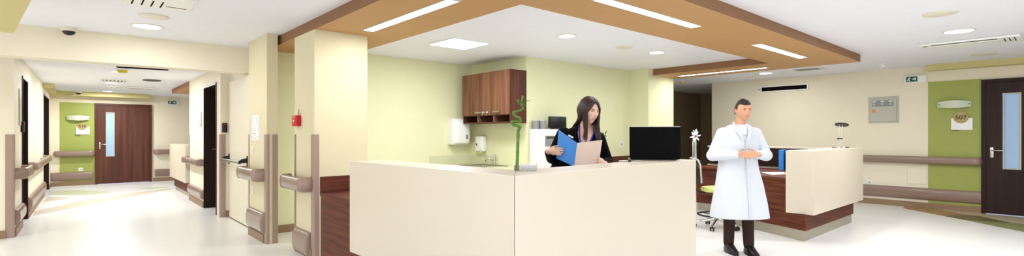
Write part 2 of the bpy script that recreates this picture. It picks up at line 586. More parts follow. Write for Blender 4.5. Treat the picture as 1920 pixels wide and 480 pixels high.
# white service door with a push bar
r = sroot('door_6', 'flush ivory service door with a black and steel push bar', (1.818, 8.72, 0), FACE_W)
bm = B()
box(bm, 0, 1.52, -.035, 0, .012, 2.12, .003)
lf = obj('door_leaf', bm, 'cream', r)
obj('door_seal', box(B(), 0, 1.52, -.03, 0, 0, .012), 'slot', r)
bm = B()
for xx in (.0, 1.10):
    box(bm, xx, xx + .045, -.045, -.035, .84, 1.0, .003)
    loft(bm, [[Vector((xx + .008, -.035, .97)), Vector((xx + .035, -.035, .97)), Vector((xx + .035, -.035, .90)), Vector((xx + .008, -.035, .90))],
              [Vector((xx + .008, -.11, .955)), Vector((xx + .035, -.11, .955)), Vector((xx + .035, -.11, .90)), Vector((xx + .008, -.11, .90))],
              [Vector((xx + .008, -.15, .925)), Vector((xx + .035, -.15, .925)), Vector((xx + .035, -.15, .89)), Vector((xx + .008, -.15, .89))]])
pb = obj('push_bar_bracket', bm, 'black', lf)
bm = B()
box(bm, .04, 1.11, -.15, -.11, .885, .93, .01, 3)
obj('push_bar', bm, 'steel', lf, smooth=True)
obj('lock_cylinder', cyl(B(), (.95, -.05, .8), .02, .02, axis='y'), 'steel', lf, smooth=True)
# dark service door inside the unlit hall
r = sroot('door_7', 'dark door edge inside the unlit hall', (13.98, 6.6, 0), FACE_W)
obj('door_leaf', box(B(), 0, .9, -.03, .0, .01, 2.1, .004), 'darkwood', r)


# ------------------------------------------------------------------ rails, bumpers, corner guards
def superell(hd, hh, z, n=20, p=2.6):
    pts = []
    for k in range(n):
        a = 2 * PI * k / n
        c, s = math.cos(a), math.sin(a)
        pts.append((hd * abs(c) ** (2 / p) * (1 if c >= 0 else -1), z + hh * abs(s) ** (2 / p) * (1 if s >= 0 else -1)))
    return pts


def handrail(label, loc, rotz, L, z=.82, hh=.066, capl=True, capr=True, group='taupe handrails'):
    t = thing('handrail', label, 'handrail', loc, rotz, group)
    yo = -.095
    hd = .036
    obj('rail', sweep(B(), [(.075, yo), (L / 2, yo), (L - .075, yo)], superell(hd, hh, z)), 'rail', t, smooth=True)
    for side, on in ((0, capl), (1, capr)):
        f = (lambda x: x) if side == 0 else (lambda x: L - x)
        if on:
            path = [(f(.075), yo), (f(.05), yo), (f(.03), yo + .012), (f(.018), yo + .04), (f(.015), 0)]
            if side == 0:
                path = path[::-1]
            obj('end_cap', sweep(B(), path, superell(hd + .003, hh + .004, z)), 'railend', t, smooth=True)
        else:
            obj('rail_joint', box(B(), min(f(.075), f(0)), max(f(.075), f(0)), yo - .03, yo + .03, z - .06, z + .06, .015), 'rail', t, smooth=True)
    nb = max(1, int(L / 1.2))
    for k in range(nb):
        x = L * (k + .5) / nb
        obj('bracket', box(B(), x - .03, x + .03, yo + .01, 0, z - .035, z + .035, .006), 'railend', t)
    return t


def bumper(label, loc, rotz, L, z=.23, hh=.1, group='taupe wall bumpers'):
    t = thing('wall_bumper', label, 'wall bumper', loc, rotz, group)
    prof = []
    for k in range(13):
        a = -PI / 2 + PI * k / 12
        prof.append((.055 * abs(math.cos(a)) ** .6, z + hh * math.sin(a)))
    sec = prof

    def ring(x, s):
        return [Vector((x, -n * s, z + (zz - z) * (0.94 + .06 * s))) for n, zz in sec]
    obj('bumper_cover', loft(B(), [ring(.03, 1), ring(L - .03, 1)]), 'rail', t, smooth=True)
    for e in (0, 1):
        f = (lambda x: x) if e == 0 else (lambda x: L - x)
        obj('end_cap', loft(B(), [ring(f(.03), 1.03), ring(f(.012), .93), ring(f(0), .55)]), 'railend', t, smooth=True)
    return t


def guard(label, x, y, qx, qy, h=1.3, leg=.062, z0=0.0, group='taupe corner guards', lx=None, ly=None):
    """L shaped guard round an outside corner; qx, qy point along the two walls"""
    t = .008
    bm = B()
    lx, ly = lx or leg, ly or leg
    pts = [(x + qx * lx, y), (x + qx * lx, y - qy * t), (x + qx * .012, y - qy * t), (x - qx * t * .4, y - qy * t * .4),
           (x - qx * t, y + qy * .012), (x - qx * t, y + qy * ly), (x, y + qy * ly), (x, y)]
    prism(bm, pts, z0, h)
    o = obj('corner_guard', bm, 'guard')
    return tag(o, label, 'corner guard', group)


guard('tall taupe corner guard on the square column, edge facing the counter', 1.84, 5.17, 1, 1, lx=.045, ly=.085)
guard('taupe corner guard on the far edge of the fire alarm column', 1.84, 5.79, 1, -1, leg=.05)
guard('taupe corner guard on the pier with the notices, left of the yellow gap', 1.68, 6.28, 1, 1, lx=.028, ly=.09)
guard('narrow taupe corner guard on the pier beside the push bar door', 1.68, 7.1, 1, -1, leg=.04)
guard('second guard on the pier, inner edge at the yellow gap', 1.80, 6.28, -1, 1, lx=.058, ly=.05)
guard('taupe corner guard between the dark doorway and the white service door', 1.68, 8.8, 1, 1, leg=.07)
guard('thin taupe corner guard beside the far reception desk', 1.68, 11.65, 1, -1, leg=.05)
guard('taupe corner guard at the left mouth of the corridor', -.6, 8.8, -1, 1, leg=.075)

handrail('short handrail on the fire alarm column', (1.84, 5.93, 0), FACE_W, .70, .775, .075)
bumper('short wall bumper low on the fire alarm column', (1.84, 5.73, 0), FACE_W, .46, .14, .13)
handrail('short handrail on the pier under the notices', (1.68, 7.2, 0), FACE_W, .83, .81, .075)
bumper('short wall bumper low on the pier under the notices', (1.68, 7.04, 0), FACE_W, .70, .24, .125)
handrail('short handrail between the dark doorway and the far reception desk', (1.68, 11.7, 0), FACE_W, 1.56, .80, .06)
bumper('wall bumper between the dark doorway and the far reception desk', (1.68, 11.58, 0), FACE_W, 1.42, .23, .085)
handrail('short handrail beside the guard at the left corridor mouth', (W(8.9), 8.9, 0), LW_ROT, .84, .80, .07)
bumper('short wall bumper beside the guard at the left corridor mouth', (W(8.88), 8.88, 0), LW_ROT, .86, .24, .1)
handrail('long handrail between the two dark doorways of the left wall', (W(10.7), 10.7, 0), LW_ROT, 3.5, .80, .065)
bumper('long wall bumper between the two dark doorways of the left wall', (W(10.7), 10.7, 0), LW_ROT, 3.45, .22, .1)
handrail('handrail under the lamp beside door 515', (-.42, 16.75, 0), FACE_S, .74, .81, .07)
bumper('wall bumper under the socket beside door 515', (-.49, 16.75, 0), FACE_S, .80, .235, .105)
handrail('handrail right of door 515', (1.60, 16.75, 0), FACE_S, 2.2, .82, .066, capr=False)
bumper('wall bumper right of door 515', (1.60, 16.75, 0), FACE_S, 2.2, .235, .1)
handrail('long handrail on the wall of door 507', (11.2, 5.3, 0), FACE_W, 4.34, .85, .066)
bumper('long wall bumper on the wall of door 507', (11.2, 5.4, 0), FACE_W, 4.46, .25, .105)


# ------------------------------------------------------------------ ceiling lights
def area_light(name, loc, sx, sy, power, parent, rotz=0, color=(.93, .97, 1.0), spread=PI):
    d = bpy.data.lights.new(name, 'AREA')
    d.shape = 'RECTANGLE'
    d.size, d.size_y = sx, sy
    d.energy = power
    d.color = color
    d.spread = spread
    l = bpy.data.objects.new(name, d)
    COL.objects.link(l)
    l.parent = parent
    l.location = loc
    l.rotation_euler = (0, 0, rotz)
    return l


def downlight(label, x, y, r=.115, watts=None, z=ZC):
    t = thing('ceiling_downlight', label, 'ceiling light', (x, y, z), 0, 'round recessed downlights')
    n = 32
    bm = B()
    rings = []
    for rr, zz in ((r - .022, -.001), (r - .02, -.008), (r, -.006), (r, -.0005), (r - .022, -.0005)):
        rings.append([Vector((rr * math.cos(2 * PI * k / n), rr * math.sin(2 * PI * k / n), zz)) for k in range(n)])
    loft(bm, rings, False, loop=True)
    obj('trim_ring', bm, 'offwhite', t, smooth=True)
    bm = B()
    tube(bm, [(0, 0, -.0055), (0, 0, -.001)], r - .021, n)
    obj('diffuser', bm, 'lamp_on', t)
    area_light('lamp', (0, 0, -.012), r * 1.4, r * 1.4, DOWNLIGHT_W if watts is None else watts, t)
    return t


downlight('lit round downlight in the ceiling before the corridor beam', .58, 6.76, .15, 8)
downlight('larger lit round downlight over the nurse, nearest the soffit', 4.46, 4.04, .12)
downlight('lit round downlight inside the soffit ring, near the bright column', 6.34, 3.98, .12)
downlight('lit round downlight beside the ceiling cassette over door 507', 7.66, .84, .15, 34)
downlight('lit round downlight before the black wall grille', 10.09, 3.92, .13)
downlight('nearest lit downlight in the corridor ceiling, below the yellow detector', .53, 10.7, .12, 34, ZK)
downlight('middle lit downlight in the corridor ceiling, between the vents', .535, 13.1, .12, 44, ZK)
downlight('farthest lit downlight in the corridor ceiling', .56, 15.7, .11, 32, ZK)


def blank_disc(label, x, y, r=.11):
    bm = B()
    lathe(bm, [(r, 0), (r, -.006), (r - .012, -.012), (.02, -.014), (.001, -.014)], 30)
    o = obj('ceiling_speaker', bm, 'offwhite', None, smooth=True, loc=(x, y, ZC))
    tag(o, label, 'ceiling speaker', 'unlit round ceiling discs')


blank_disc('cream unlit ceiling disc between the vent and the left downlight', .58, 6.14, .13)
blank_disc('cream unlit ceiling disc between the two downlights over the nurse', 5.65, 4.06, .115)
blank_disc('cream unlit ceiling disc nearer than the cassette at top right', 6.41, .84, .14)
blank_disc('cream unlit ceiling disc between the cassette and door 507', 10.12, .83, .15)

# square LED panel
t = thing('led_panel', 'square lit ceiling panel inside the soffit ring', 'ceiling light', (3.78, 5.33, ZC), 0)
bm = B()
for a, b, c, d in ((-.3, .3, -.3, -.28), (-.3, .3, .28, .3), (-.3, -.28, -.28, .28), (.28, .3, -.28, .28)):
    box(bm, a, b, c, d, -.012, 0)
obj('panel_frame', bm, 'white', t)
obj('diffuser', box(B(), -.279, .279, -.279, .279, -.008, -.001), 'lamp_on', t)
area_light('lamp', (0, 0, -.02), .54, .54, PANEL_W, t)


# light bars in the tan soffit
def light_bar(label, cx, cy, along, L=1.62, wd=.1):
    t = thing('light_bar', label, 'ceiling light', (cx, cy, 2.39), 0 if along == 'x' else PI / 2, 'recessed light bars in the tan soffit')
    bm = B()
    hw = wd / 2
    for a, b, c, d in ((-L / 2, L / 2, -hw, -hw + .008), (-L / 2, L / 2, hw - .008, hw), (-L / 2, -L / 2 + .05, -hw + .008, hw - .008), (L / 2 - .012, L / 2, -hw + .008, hw - .008)):
        box(bm, a, b, c, d, -.004, 0)
    obj('bar_frame', bm, 'lgrey', t)
    obj('diffuser', box(B(), -L / 2 + .05, L / 2 - .012, -hw + .008, hw - .008, -.003, -.0005), 'bar_on', t)
    area_light('lamp', (0, 0, -.02), L - .1, wd - .02, BAR_W, t)
    return t


light_bar('light bar on the left arm of the tan soffit, by the square column', 2.29, 4.07, 'y', wd=.12)
light_bar('light bar over the right half of the front counter', 3.90, 2.50, 'x', wd=.12)
light_bar('light bar on the front arm of the soffit, towards its far right corner', 6.93, 2.50, 'x', wd=.12)
light_bar('light bar on the far arm of the soffit, by the bright column', 8.44, 4.03, 'y', wd=.1)

# unseen fill panels added to the lobby ceiling to brighten floor and desk
for i, (x, y, s) in enumerate(((-1.6, 0.0, 1.3), (1.0, -2.4, .8), (4.6, -1.2, .7), (-3.4, 6.4, 1.4))):
    t = thing('added_fill_panel', ('added unseen fill panel behind the camera on the left', 'added unseen fill panel behind the camera', 'added unseen fill panel right of the camera', 'added unseen fill panel left of the corridor mouth')[i],
              'ceiling light', (x, y, ZC), 0, 'added unseen fill panels')
    bm = B()
    for a, b, c, d in ((-.3, .3, -.3, -.28), (-.3, .3, .28, .3), (-.3, -.28, -.28, .28), (.28, .3, -.28, .28)):
        box(bm, a, b, c, d, -.012, 0)
    obj('panel_frame', bm, 'white', t)
    obj('diffuser', box(B(), -.279, .279, -.279, .279, -.008, -.001), 'lamp_on', t)
    area_light('lamp', (0, 0, -.02), .54, .54, FILL_W * s, t)


# ------------------------------------------------------------------ vents, cassettes, detectors
def slat_vent(label, x, y, sx, sy, nslat, rotz=0, group='white ceiling vents', z=ZC):
    t = thing('ceiling_vent', label, 'vent', (x, y, z), rotz, group)
    bm = B()
    f = .05
    box(bm, -sx / 2, sx / 2, -sy / 2, -sy / 2 + f, -.018, 0, .004)
    box(bm, -sx / 2, sx / 2, sy / 2 - f, sy / 2, -.018, 0, .004)
    box(bm, -sx / 2, -sx / 2 + f, -sy / 2 + f, sy / 2 - f, -.018, 0, .004)
    box(bm, sx / 2 - f, sx / 2, -sy / 2 + f, sy / 2 - f, -.018, 0, .004)
    obj('vent_frame', bm, 'white', t)
    obj('vent_backing', box(B(), -sx / 2 + f, sx / 2 - f, -sy / 2 + f, sy / 2 - f, -.003, 0), 'dgrey', t)
    for k in range(nslat):
        xx = -sx / 2 + f + (sx - 2 * f) * (k + .5) / nslat
        bm = B()
        prism_pts = [(xx - .018, -.014), (xx + .012, -.004), (xx + .016, -.006), (xx - .014, -.016)]
        vs0 = [bm.verts.new((px, -sy / 2 + f, pz)) for px, pz in prism_pts]
        vs1 = [bm.verts.new((px, sy / 2 - f, pz)) for px, pz in prism_pts]
        bm.faces.new(vs0)
        bm.faces.new(vs1[::-1])
        for i in range(4):
            bm.faces.new((vs0[i], vs0[(i + 1) % 4], vs1[(i + 1) % 4], vs1[i]))
        obj('slat', bm, 'white', t)
    return t


t = thing('ceiling_vent', 'white square ceiling vent with short black slots at the top left of the photo', 'vent', (.56, 5.40, ZC))
obj('vent_panel', box(B(), -.25, .25, -.25, .25, -.022, 0, .01), 'white', t)
for k in range(4):
    obj('short_slot', box(B(), -.20 + k * .07, -.188 + k * .07, -.06, .19, -.0235, -.0215), 'slot', t)
obj('long_slot', box(B(), .05, .21, .10, .115, -.0235, -.0215), 'slot', t)
slat_vent('white slatted ceiling vent in the far corridor', .55, 12.5, .45, .5, 6, z=ZK)
slat_vent('white slatted ceiling vent over the hall before the black wall grille', 10.0, 3.15, .5, .5, 6)


def cassette(label, x, y, sx, sy, rotz, z=ZC):
    t = thing('air_cassette', label, 'air conditioner', (x, y, z), rotz, 'one way ceiling air conditioners')
    bm = B()
    box(bm, -sx / 2, sx / 2, -sy / 2, sy / 2, -.03, 0, .014, 3)
    obj('casing', bm, 'white', t, smooth=True)
    obj('air_slot', box(B(), -sx / 2 + .13, sx / 2 - .2, -sy / 2 + .04, -sy / 2 + .095, -.034, -.028), 'dgrey', t)
    obj('front_flap', box(B(), -sx / 2 + .13, sx / 2 - .2, -sy / 2 + .1, sy / 2 - .05, -.042, -.026, .006), 'white', t)
    for k in range(3):
        xx = sx / 2 - .15 + k * .045
        obj('side_grille', box(B(), xx, xx + .012, -sy / 2 + .08, sy / 2 - .14, -.034, -.028), 'dgrey', t)
    obj('sensor', cyl(B(), (-sx / 2 + .06, -sy / 2 + .1, -.036), .02, .008, 16), 'black', t)
    return t


cassette('white air conditioner set into the ceiling before door 507', 8.62, .85, .95, .5, -PI / 2)
cassette('white air conditioner set into the corridor ceiling', .92, 14.1, .85, .5, 0, ZK)


def slot_grille(label, loc, rotz, L, h=.13):
    t = thing('slot_grille', label, 'vent', loc, rotz, 'black slot air grilles')
    bm = B()
    box(bm, 0, L, -.03, 0, h - .02, h)
    box(bm, 0, L, -.03, 0, 0, .02)
    box(bm, 0, .09, -.03, 0, .02, h - .02)
    box(bm, L - .02, L, -.03, 0, .02, h - .02)
    obj('grille_frame', bm, 'white', t)
    obj('slot_backing', box(B(), .09, L - .02, -.012, 0, .02, h - .02), 'slot', t)
    obj('sensor_window', box(B(), .02, .07, -.033, -.03, .04, h - .04), 'lgrey', t)
    return t


slot_grille('white framed black slot grille high on the wall behind the white coat', (11.2, 4.52, 2.215), FACE_W, 1.0, .125)
# the corridor twin lies flat in the ceiling
t = thing('slot_grille', 'long thin black slot grille in the corridor ceiling behind the beam', 'vent', (.46, 9.82, ZK), -.2)
obj('grille_frame', box(B(), -.01, .67, -.03, .08, -.012, 0, .003), 'white', t)
obj('slot_backing', box(B(), 0, .66, -.025, .075, -.026, -.01), 'slot', t)
t = thing('ceiling_grille', 'small dark round grille in the corridor ceiling near the slot', 'vent', (1.10, 11.94, ZK))
obj('grille_face', lathe(B(), [(.15, 0), (.15, -.015), (.12, -.02), (.001, -.02)]), 'dgrey', t, smooth=True)


def detector(label, x, y, cap='yellowp', z=ZC):
    t = thing('smoke_detector', label, 'smoke detector', (x, y, z), 0, 'ceiling detectors')
    obj('detector_base', lathe(B(), [(.055, 0), (.055, -.012), (.04, -.02), (.001, -.02)]), 'white', t, smooth=True)
    obj('detector_head', lathe(B(), [(.036, -.018), (.042, -.03), (.036, -.05), (.02, -.056), (.001, -.056)]), cap, t, smooth=True)
    return t


for nm, lb, x, y in (('a', 'yellow capped detector on the corridor ceiling beside the slot grille', .55, 10.25), ('b', 'yellow capped detector at the top of the unlit hall', 10.19, 5.76)):
    t = detector(lb, x, y, z=ZK if nm == 'a' else ZC)
    t.scale = (1.7, 1.7, 1.2) if nm == 'a' else (1, 1, 1)
detector('small white detector on the ceiling left of the exit sign at door 507', 10.29, 2.1, 'white')


def dome_camera(label, loc, s=1.0):
    t = thing('dome_camera', label, 'security camera', loc, 0, 'dome cameras')
    obj('camera_base', lathe(B(), [(.075 * s, 0), (.075 * s, -.03 * s), (.065 * s, -.045 * s), (.001, -.045 * s)]), 'offwhite', t, smooth=True)
    obj('dome', lathe(B(), [(.058 * s, -.043 * s), (.055 * s, -.06 * s), (.042 * s, -.078 * s), (.02 * s, -.088 * s), (.001, -.09 * s)]), 'black', t, smooth=True)


dome_camera('black dome camera under the ceiling before the corridor beam', (-.07, 7.42, ZC), 1.0)
dome_camera('tiny black dome camera under the olive bulkhead at the corridor end', (.02, 16.15, ZK), 1.0)


# ------------------------------------------------------------------ signs and wall fittings
def exit_sign(label, loc, rotz, L=.30, h=.125, tail=.0):
    t = thing('exit_sign', label, 'exit sign', loc, rotz, 'green exit signs')
    obj('sign_box', box(B(), -.03, L + tail, -.045, 0, -.02, h + .02, .006), 'white', t, smooth=True)
    obj('sign_face', box(B(), 0, L, -.05, -.044, 0, h), 'exitg', t)
    bm = B()
    y0, y1 = -.053, -.049

    def seg(p, q, wd):
        p, q = Vector((p[0] * L / .3, p[1])), Vector((q[0] * L / .3, q[1]))
        d = (q - p).normalized()
        n = Vector((-d.y, d.x)) * wd / 2
        c = [p + n, q + n, q - n, p - n]
        a = [bm.verts.new((v.x, y0, v.y)) for v in c]
        b = [bm.verts.new((v.x, y1, v.y)) for v in c]
        bm.faces.new(a)
        bm.faces.new(b[::-1])
        for i in range(4):
            bm.faces.new((a[i], a[(i + 1) % 4], b[(i + 1) % 4], b[i]))
    k = h / .125
    cx = .075
    seg((cx + .012, .088 * k), (cx - .012, .05 * k), .022)      # running figure
    seg((cx - .012, .05 * k), (cx + .02, .034 * k), .013)
    seg((cx + .02, .034 * k), (cx + .014, .012 * k), .011)
    seg((cx - .012, .05 * k), (cx - .034, .03 * k), .013)
    seg((cx - .034, .03 * k), (cx - .055, .03 * k), .010)
    seg((cx + .012, .085 * k), (cx + .04, .068 * k), .009)
    seg((cx + .01, .085 * k), (cx - .03, .075 * k), .009)
    seg((cx + .018, .098 * k), (cx + .03, .11 * k), .016)
    seg((.17, .0625 * k), (.24, .0625 * k), .02)                # arrow
    for a_, w_ in ((.232, .062), (.242, .044), (.252, .026)):
        seg((a_, .0625 * k), (a_ + .011, .0625 * k), w_)
    obj('sign_pictogram', bm, 'paper', t)
    return t


exit_sign('green and white running figure exit sign left of door 507', (11.2, 1.93, 2.24), FACE_W, .16, .09, .12)
exit_sign('small green and white exit sign at the corridor end', (1.90, 16.75, 2.15), FACE_S, .2, .085, .06)


def room_sign(num, label, loc, rotz):
    t = thing('room_sign', label, 'room sign', loc, rotz, 'room number signs')
    obj('sign_plate', box(B(), 0, .27, -.02, 0, 0, .2, .003), 'paper', t)
    obj('number_disc', tube(B(), [(.125, -.021, .21), (.125, -.03, .21)], .095, 36), 'gold', t)
    bm = B()
    text_mesh(bm, num, .098, (.125, -.0335, .21), .005, .0012)
    obj('sign_number', bm, 'ink', t)
    bm = B()
    box(bm, .0, .1, -.032, -.02, -.012, -.002)
    obj('plate_clip', bm, 'dgrey', t)
    return t


room_sign('507', 'room sign 507, brass disc over a white card, right of the photo', (11.192, 1.325, 1.375), FACE_W)
room_sign('515', 'room sign 515, brass disc over a white card, at the corridor end', (-.03, 16.742, 1.30), FACE_S)


def sconce(label, loc, rotz, L):
    t = thing('wall_lamp', label, 'wall lamp', loc, rotz, 'curved frosted wall lamps')
    obj('wall_bracket', box(B(), L * .15, L * .85, -.03, 0, -.03, .03, .004), 'white', t)
    bm = B()
    n = 16
    fr, bk = [], []
    rings = []
    for i in range(n + 1):
        x = L * i / n
        yy = -.035 - .075 * math.sin(PI * i / n)
        hh = .045 + .02 * math.sin(PI * i / n)
        rings.append([Vector((x, yy - .004, -hh)), Vector((x, yy - .004, hh)), Vector((x, yy + .004, hh)), Vector((x, yy + .004, -hh))])
    loft(bm, rings)
    sh = obj('glass_shade', bm, 'lampglass', t, smooth=True)
    for x in (.05 * L, .95 * L):
        obj('screw_cap', tube(B(), [(x, -.06, 0), (x, 0, 0)], .009, 12), 'dgrey', sh)
    return t


sconce('curved frosted wall lamp on the green panel at the right of the photo', (11.192, 1.50, 1.81), FACE_W, .43)
sconce('curved frosted wall lamp on the green panel at the far corridor end', (-.2, 16.742, 1.72), FACE_S, .43)

# grey control panel
t = thing('control_panel', 'grey wall control panel with three dials and an orange sticker', 'control panel', (11.2, 2.5, 1.51), FACE_W)
bm = B()
box(bm, 0, .46, -.012, 0, 0, .49, .003)
obj('panel_frame', bm, 'lgrey', t)
bm = B()
box(bm, .035, .425, -.03, -.011, .03, .455, .004)
dr = obj('panel_door', bm, 'lgrey', t)
st = obj('dial_strip', box(B(), .06, .385, -.034, -.029, .31, .42), 'grey', dr)
for k in range(3):
    x = .095 + .125 * k
    obj('dial', tube(B(), [(x, -.034, .35), (x, -.045, .35)], .018, 18), 'lgrey', dr)
    obj('dial_label', box(B(), x - .028, x + .028, -.036, -.033, .39, .405), 'paper', dr)
obj('sticker', tube(B(), [(.09, -.0305, .225), (.09, -.0325, .225)], .033, 20), 'orange', dr)
# access panel
t = thing('access_panel', 'flat cream access panel between the rails left of the green panel', 'access panel', (11.2, 1.93, .41), FACE_W)
obj('panel_rim', box(B(), 0, .29, -.006, 0, 0, .3), 'offwhite', t)
obj('panel_plate', box(B(), .012, .278, -.01, -.005, .012, .288, .002), 'cream', t)


def socket(label, loc, rotz, s=.08):
    t = thing('wall_socket', label, 'socket', loc, rotz, 'wall sockets')
    obj('socket_plate', box(B(), 0, s, -.01, 0, 0, s, .003), 'white', t)
    obj('socket_well', tube(B(), [(s / 2, -.012, s / 2), (s / 2, -.009, s / 2)], s * .27, 20), 'lgrey', t)
    return t


socket('white socket above the bumper left of the cream access panel', (11.2, 2.52, .36), FACE_W, .075)
socket('white socket above the bumper under room sign 515', (.02, 16.742, .36), FACE_S, .085)
socket('white socket on the yellow wall left of the laptop', (7.5, 5.49, 1.06), FACE_S, .11)


def switch_plate(label, loc, rotz, wd, h):
    t = thing('wall_switch', label, 'switch', loc, rotz, 'wall switches')
    obj('switch_plate', box(B(), 0, wd, -.01, 0, 0, h, .003), 'white', t)
    obj('rocker', box(B(), wd * .2, wd * .8, -.015, -.009, h * .2, h * .8, .002), 'offwhite', t)


switch_plate('white switch on the pier under the notices', (1.68, 6.95, 1.06), FACE_W, .09, .09)
switch_plate('white switch low on the pier above the bumper', (1.68, 6.95, .55), FACE_W, .09, .09)
t = thing('room_plaque', 'tall narrow plaque beside the dark doorway on the right wall', 'plaque', (1.68, 10.56, 1.44), FACE_W)
obj('plaque_board', box(B(), 0, .22, -.012, 0, 0, .26, .003), 'lgrey', t)
obj('plaque_insert', box(B(), .02, .2, -.015, -.011, .05, .24), 'paper', t)
t = thing('room_plaque', 'tall narrow pale plaque on the left wall before the long handrail', 'plaque', (W(9.35), 9.35, 1.42), LW_ROT)
obj('plaque_board', box(B(), 0, .2, -.012, 0, 0, .5, .003), 'lgrey', t)
obj('plaque_insert', box(B(), .02, .18, -.015, -.011, .05, .45), 'splash', t)
t = thing('card_reader', 'small black card reader beside the guard of the dark doorway', 'card reader', (1.70, 8.8, 1.33), FACE_S)
obj('reader_box', box(B(), 0, .07, -.035, 0, 0, .15, .008), 'black', t, smooth=True)
obj('reader_lamp', box(B(), .025, .045, -.038, -.034, .12, .13), 'red', t)
t = thing('card_reader', 'small black card reader with a red lamp at the left dark doorway', 'card reader', (W(9.62), 9.62, 1.33), LW_ROT)
obj('reader_box', box(B(), 0, .08, -.035, 0, 0, .15, .008), 'black', t, smooth=True)
obj('reader_lamp', box(B(), .02, .06, -.038, -.034, .1, .14), 'red', t)

# notices on the pier
t = thing('notice_sheet', 'white printed notices on the pier beside the push bar door', 'notice', (1.68, 6.93, 1.23), FACE_W)
obj('sheet', box(B(), 0, .31, -.003, 0, 0, .31), 'paper', t)
bm = B()
for j in range(14):
    z = .29 - j * .0205
    x = .012
    while x < .285:
        L = random.uniform(.012, .05)
        if random.random() < .7:
            box(bm, x, min(x + L, .3), -.0038, -.0028, z - random.uniform(.004, .009), z)
        x += L + random.uniform(.006, .02)
obj('printed_lines', bm, 'inkg', t)

# fire alarm
t = thing('fire_alarm', 'red fire alarm call point on the square column', 'fire alarm', (1.84, 5.72, 1.39), FACE_W)
bm = B()
box(bm, 0, .15, -.055, 0, 0, .12, .008)
obj('alarm_box', bm, 'red', t, smooth=True)
obj('alarm_label', box(B(), -.003, .002, -.045, -.012, .03, .09), 'paper', t)
obj('alarm_window', box(B(), .035, .115, -.058, -.053, .03, .09, .002), 'red', t)
obj('alarm_text', box(B(), .05, .10, -.0595, -.0575, .055, .065), 'paper', t)
obj('conduit', tube(B(), [(.075, -.012, .118), (.075, -.012, .19)], .009, 10), 'offwhite', t)

# paper towel dispenser on the back wall
t = thing('towel_dispenser', 'large rounded white paper towel dispenser with a grey oval lock', 'towel dispenser', (4.64, 6.9, 1.13), FACE_S)
bm = B()
rings = []
for z, s, d in ((0, .94, .16), (.03, .99, .2), (.12, 1.0, .22), (.33, .98, .22), (.41, .9, .19), (.44, .75, .14)):
    hw = .185 * s
    ring = []
    for k in range(20):
        a = PI * k / 19
        ring.append(Vector((.185 - hw * math.copysign(abs(math.cos(a)) ** .45, math.cos(a)), -d * abs(math.sin(a)) ** .4, z)))
    rings.append(ring)
loft(bm, rings)
obj('dispenser_case', bm, 'white', t, smooth=True)
bm = B()
ball(bm, (.26, -.215, .13), (.03, .01, .045), 12)
obj('lock_window', bm, 'grey', t, smooth=True)
obj('paper_slot', box(B(), .05, .32, -.15, -.03, -.012, .004), 'lgrey', t)

# soap dispenser
t = thing('soap_dispenser', 'small white wall soap dispenser over the sink tap', 'soap dispenser', (5.15, 6.67, .98), FACE_W)
bm = B()
box(bm, 0, .22, -.10, 0, .03, .30, .03, 4)
obj('dispenser_case', bm, 'white', t, smooth=True)
obj('level_window', box(B(), .04, .07, -.104, -.098, .13, .17, .002), 'dgrey', t)
obj('nozzle', box(B(), .08, .15, -.085, -.03, .0, .03, .008), 'lime', t)

# splashback
bm = B()
prism(bm, [(4.3, 6.89), (5.14, 6.89), (5.14, 6.15), (5.15, 6.15), (5.15, 6.9), (4.3, 6.9)], .80, .945)
o = obj('splashback', bm, 'splash')
tag(o, 'pale stone splashback turning the corner behind the sink', 'splashback')
# sink counter
t = thing('sink_counter', 'sink unit with pale worktop in the back corner of the nurse station', 'counter', (4.5, 4.95, 0))
obj('counter_body', box(B(), .05, .645, .02, 1.93, .08, .77), 'woodx', t)
obj('plinth', box(B(), .09, .645, .04, 1.93, 0, .08), 'dgrey', t)
bm = B()
box(bm, 0, .645, 0, .9, .77, .80)
box(bm, 0, .645, 1.5, 1.938, .77, .80)
box(bm, 0, .08, .9, 1.5, .77, .80)
box(bm, .56, .645, .9, 1.5, .77, .80)
obj('worktop', bm, 'splash', t)
for yy in (.06, .69, 1.32):
    d = obj('cupboard_door', box(B(), .03, .05, yy, yy + .6, .1, .75, .003), 'woodv', t)
    obj('door_handle', tube(B(), [(.012, yy + .2, .68), (.012, yy + .4, .68)], .006, 8), 'steel', d)
t = thing('sink', 'stainless steel sink bowl sunk in the pale worktop', 'sink', (4.58, 5.85, .80))
bm = B()
for a, b, c, d in ((-.015, .0, -.015, .615), (.48, .495, -.015, .615), (0, .48, -.015, .0), (0, .48, .6, .615)):
    box(bm, a, b, c, d, .0, .012, .004)
obj('sink_rim', bm, 'steel', t, smooth=True)
bm = B()
a = [(.005, .005), (.475, .005), (.475, .595), (.005, .595)]
top = [Vector((p[0], p[1], -.002)) for p in a]
bot = [Vector((.24 + (p[0] - .24) * .85, .3 + (p[1] - .3) * .88, -.016)) for p in a]
b2 = [Vector((.24 + (p[0] - .24) * .8, .3 + (p[1] - .3) * .84, -.024)) for p in a]
loft(bm, [top, bot, b2])
obj('sink_bowl', bm, 'steel', t)
obj('drain', lathe(B(), [(.03, -.002), (.03, .002), (.001, .002)], 20, (.24, .3, -.0)), 'chrome', t, smooth=True)
t = thing('tap', 'chrome sink tap with a long angled lever', 'tap', (5.108, 6.22, .80))
bm = B()
cyl(bm, (0, 0, 0), .026, .05)
cyl(bm, (0, 0, .05), .018, .12)
tube(bm, [(0, 0, .07), (-.08, -.02, .10), (-.2, -.04, .09), (-.22, -.045, .07)], .011, 10)
obj('tap_body', bm, 'chrome', t, smooth=True)
bm = B()
tube(bm, [(0, 0, .05), (-.09, .08, .14), (-.16, .15, .22)], [.013, .010, .009], 10)
ball(bm, (-.165, .155, .225), .018, 8)
obj('tap_lever', bm, 'chrome', t, smooth=True)

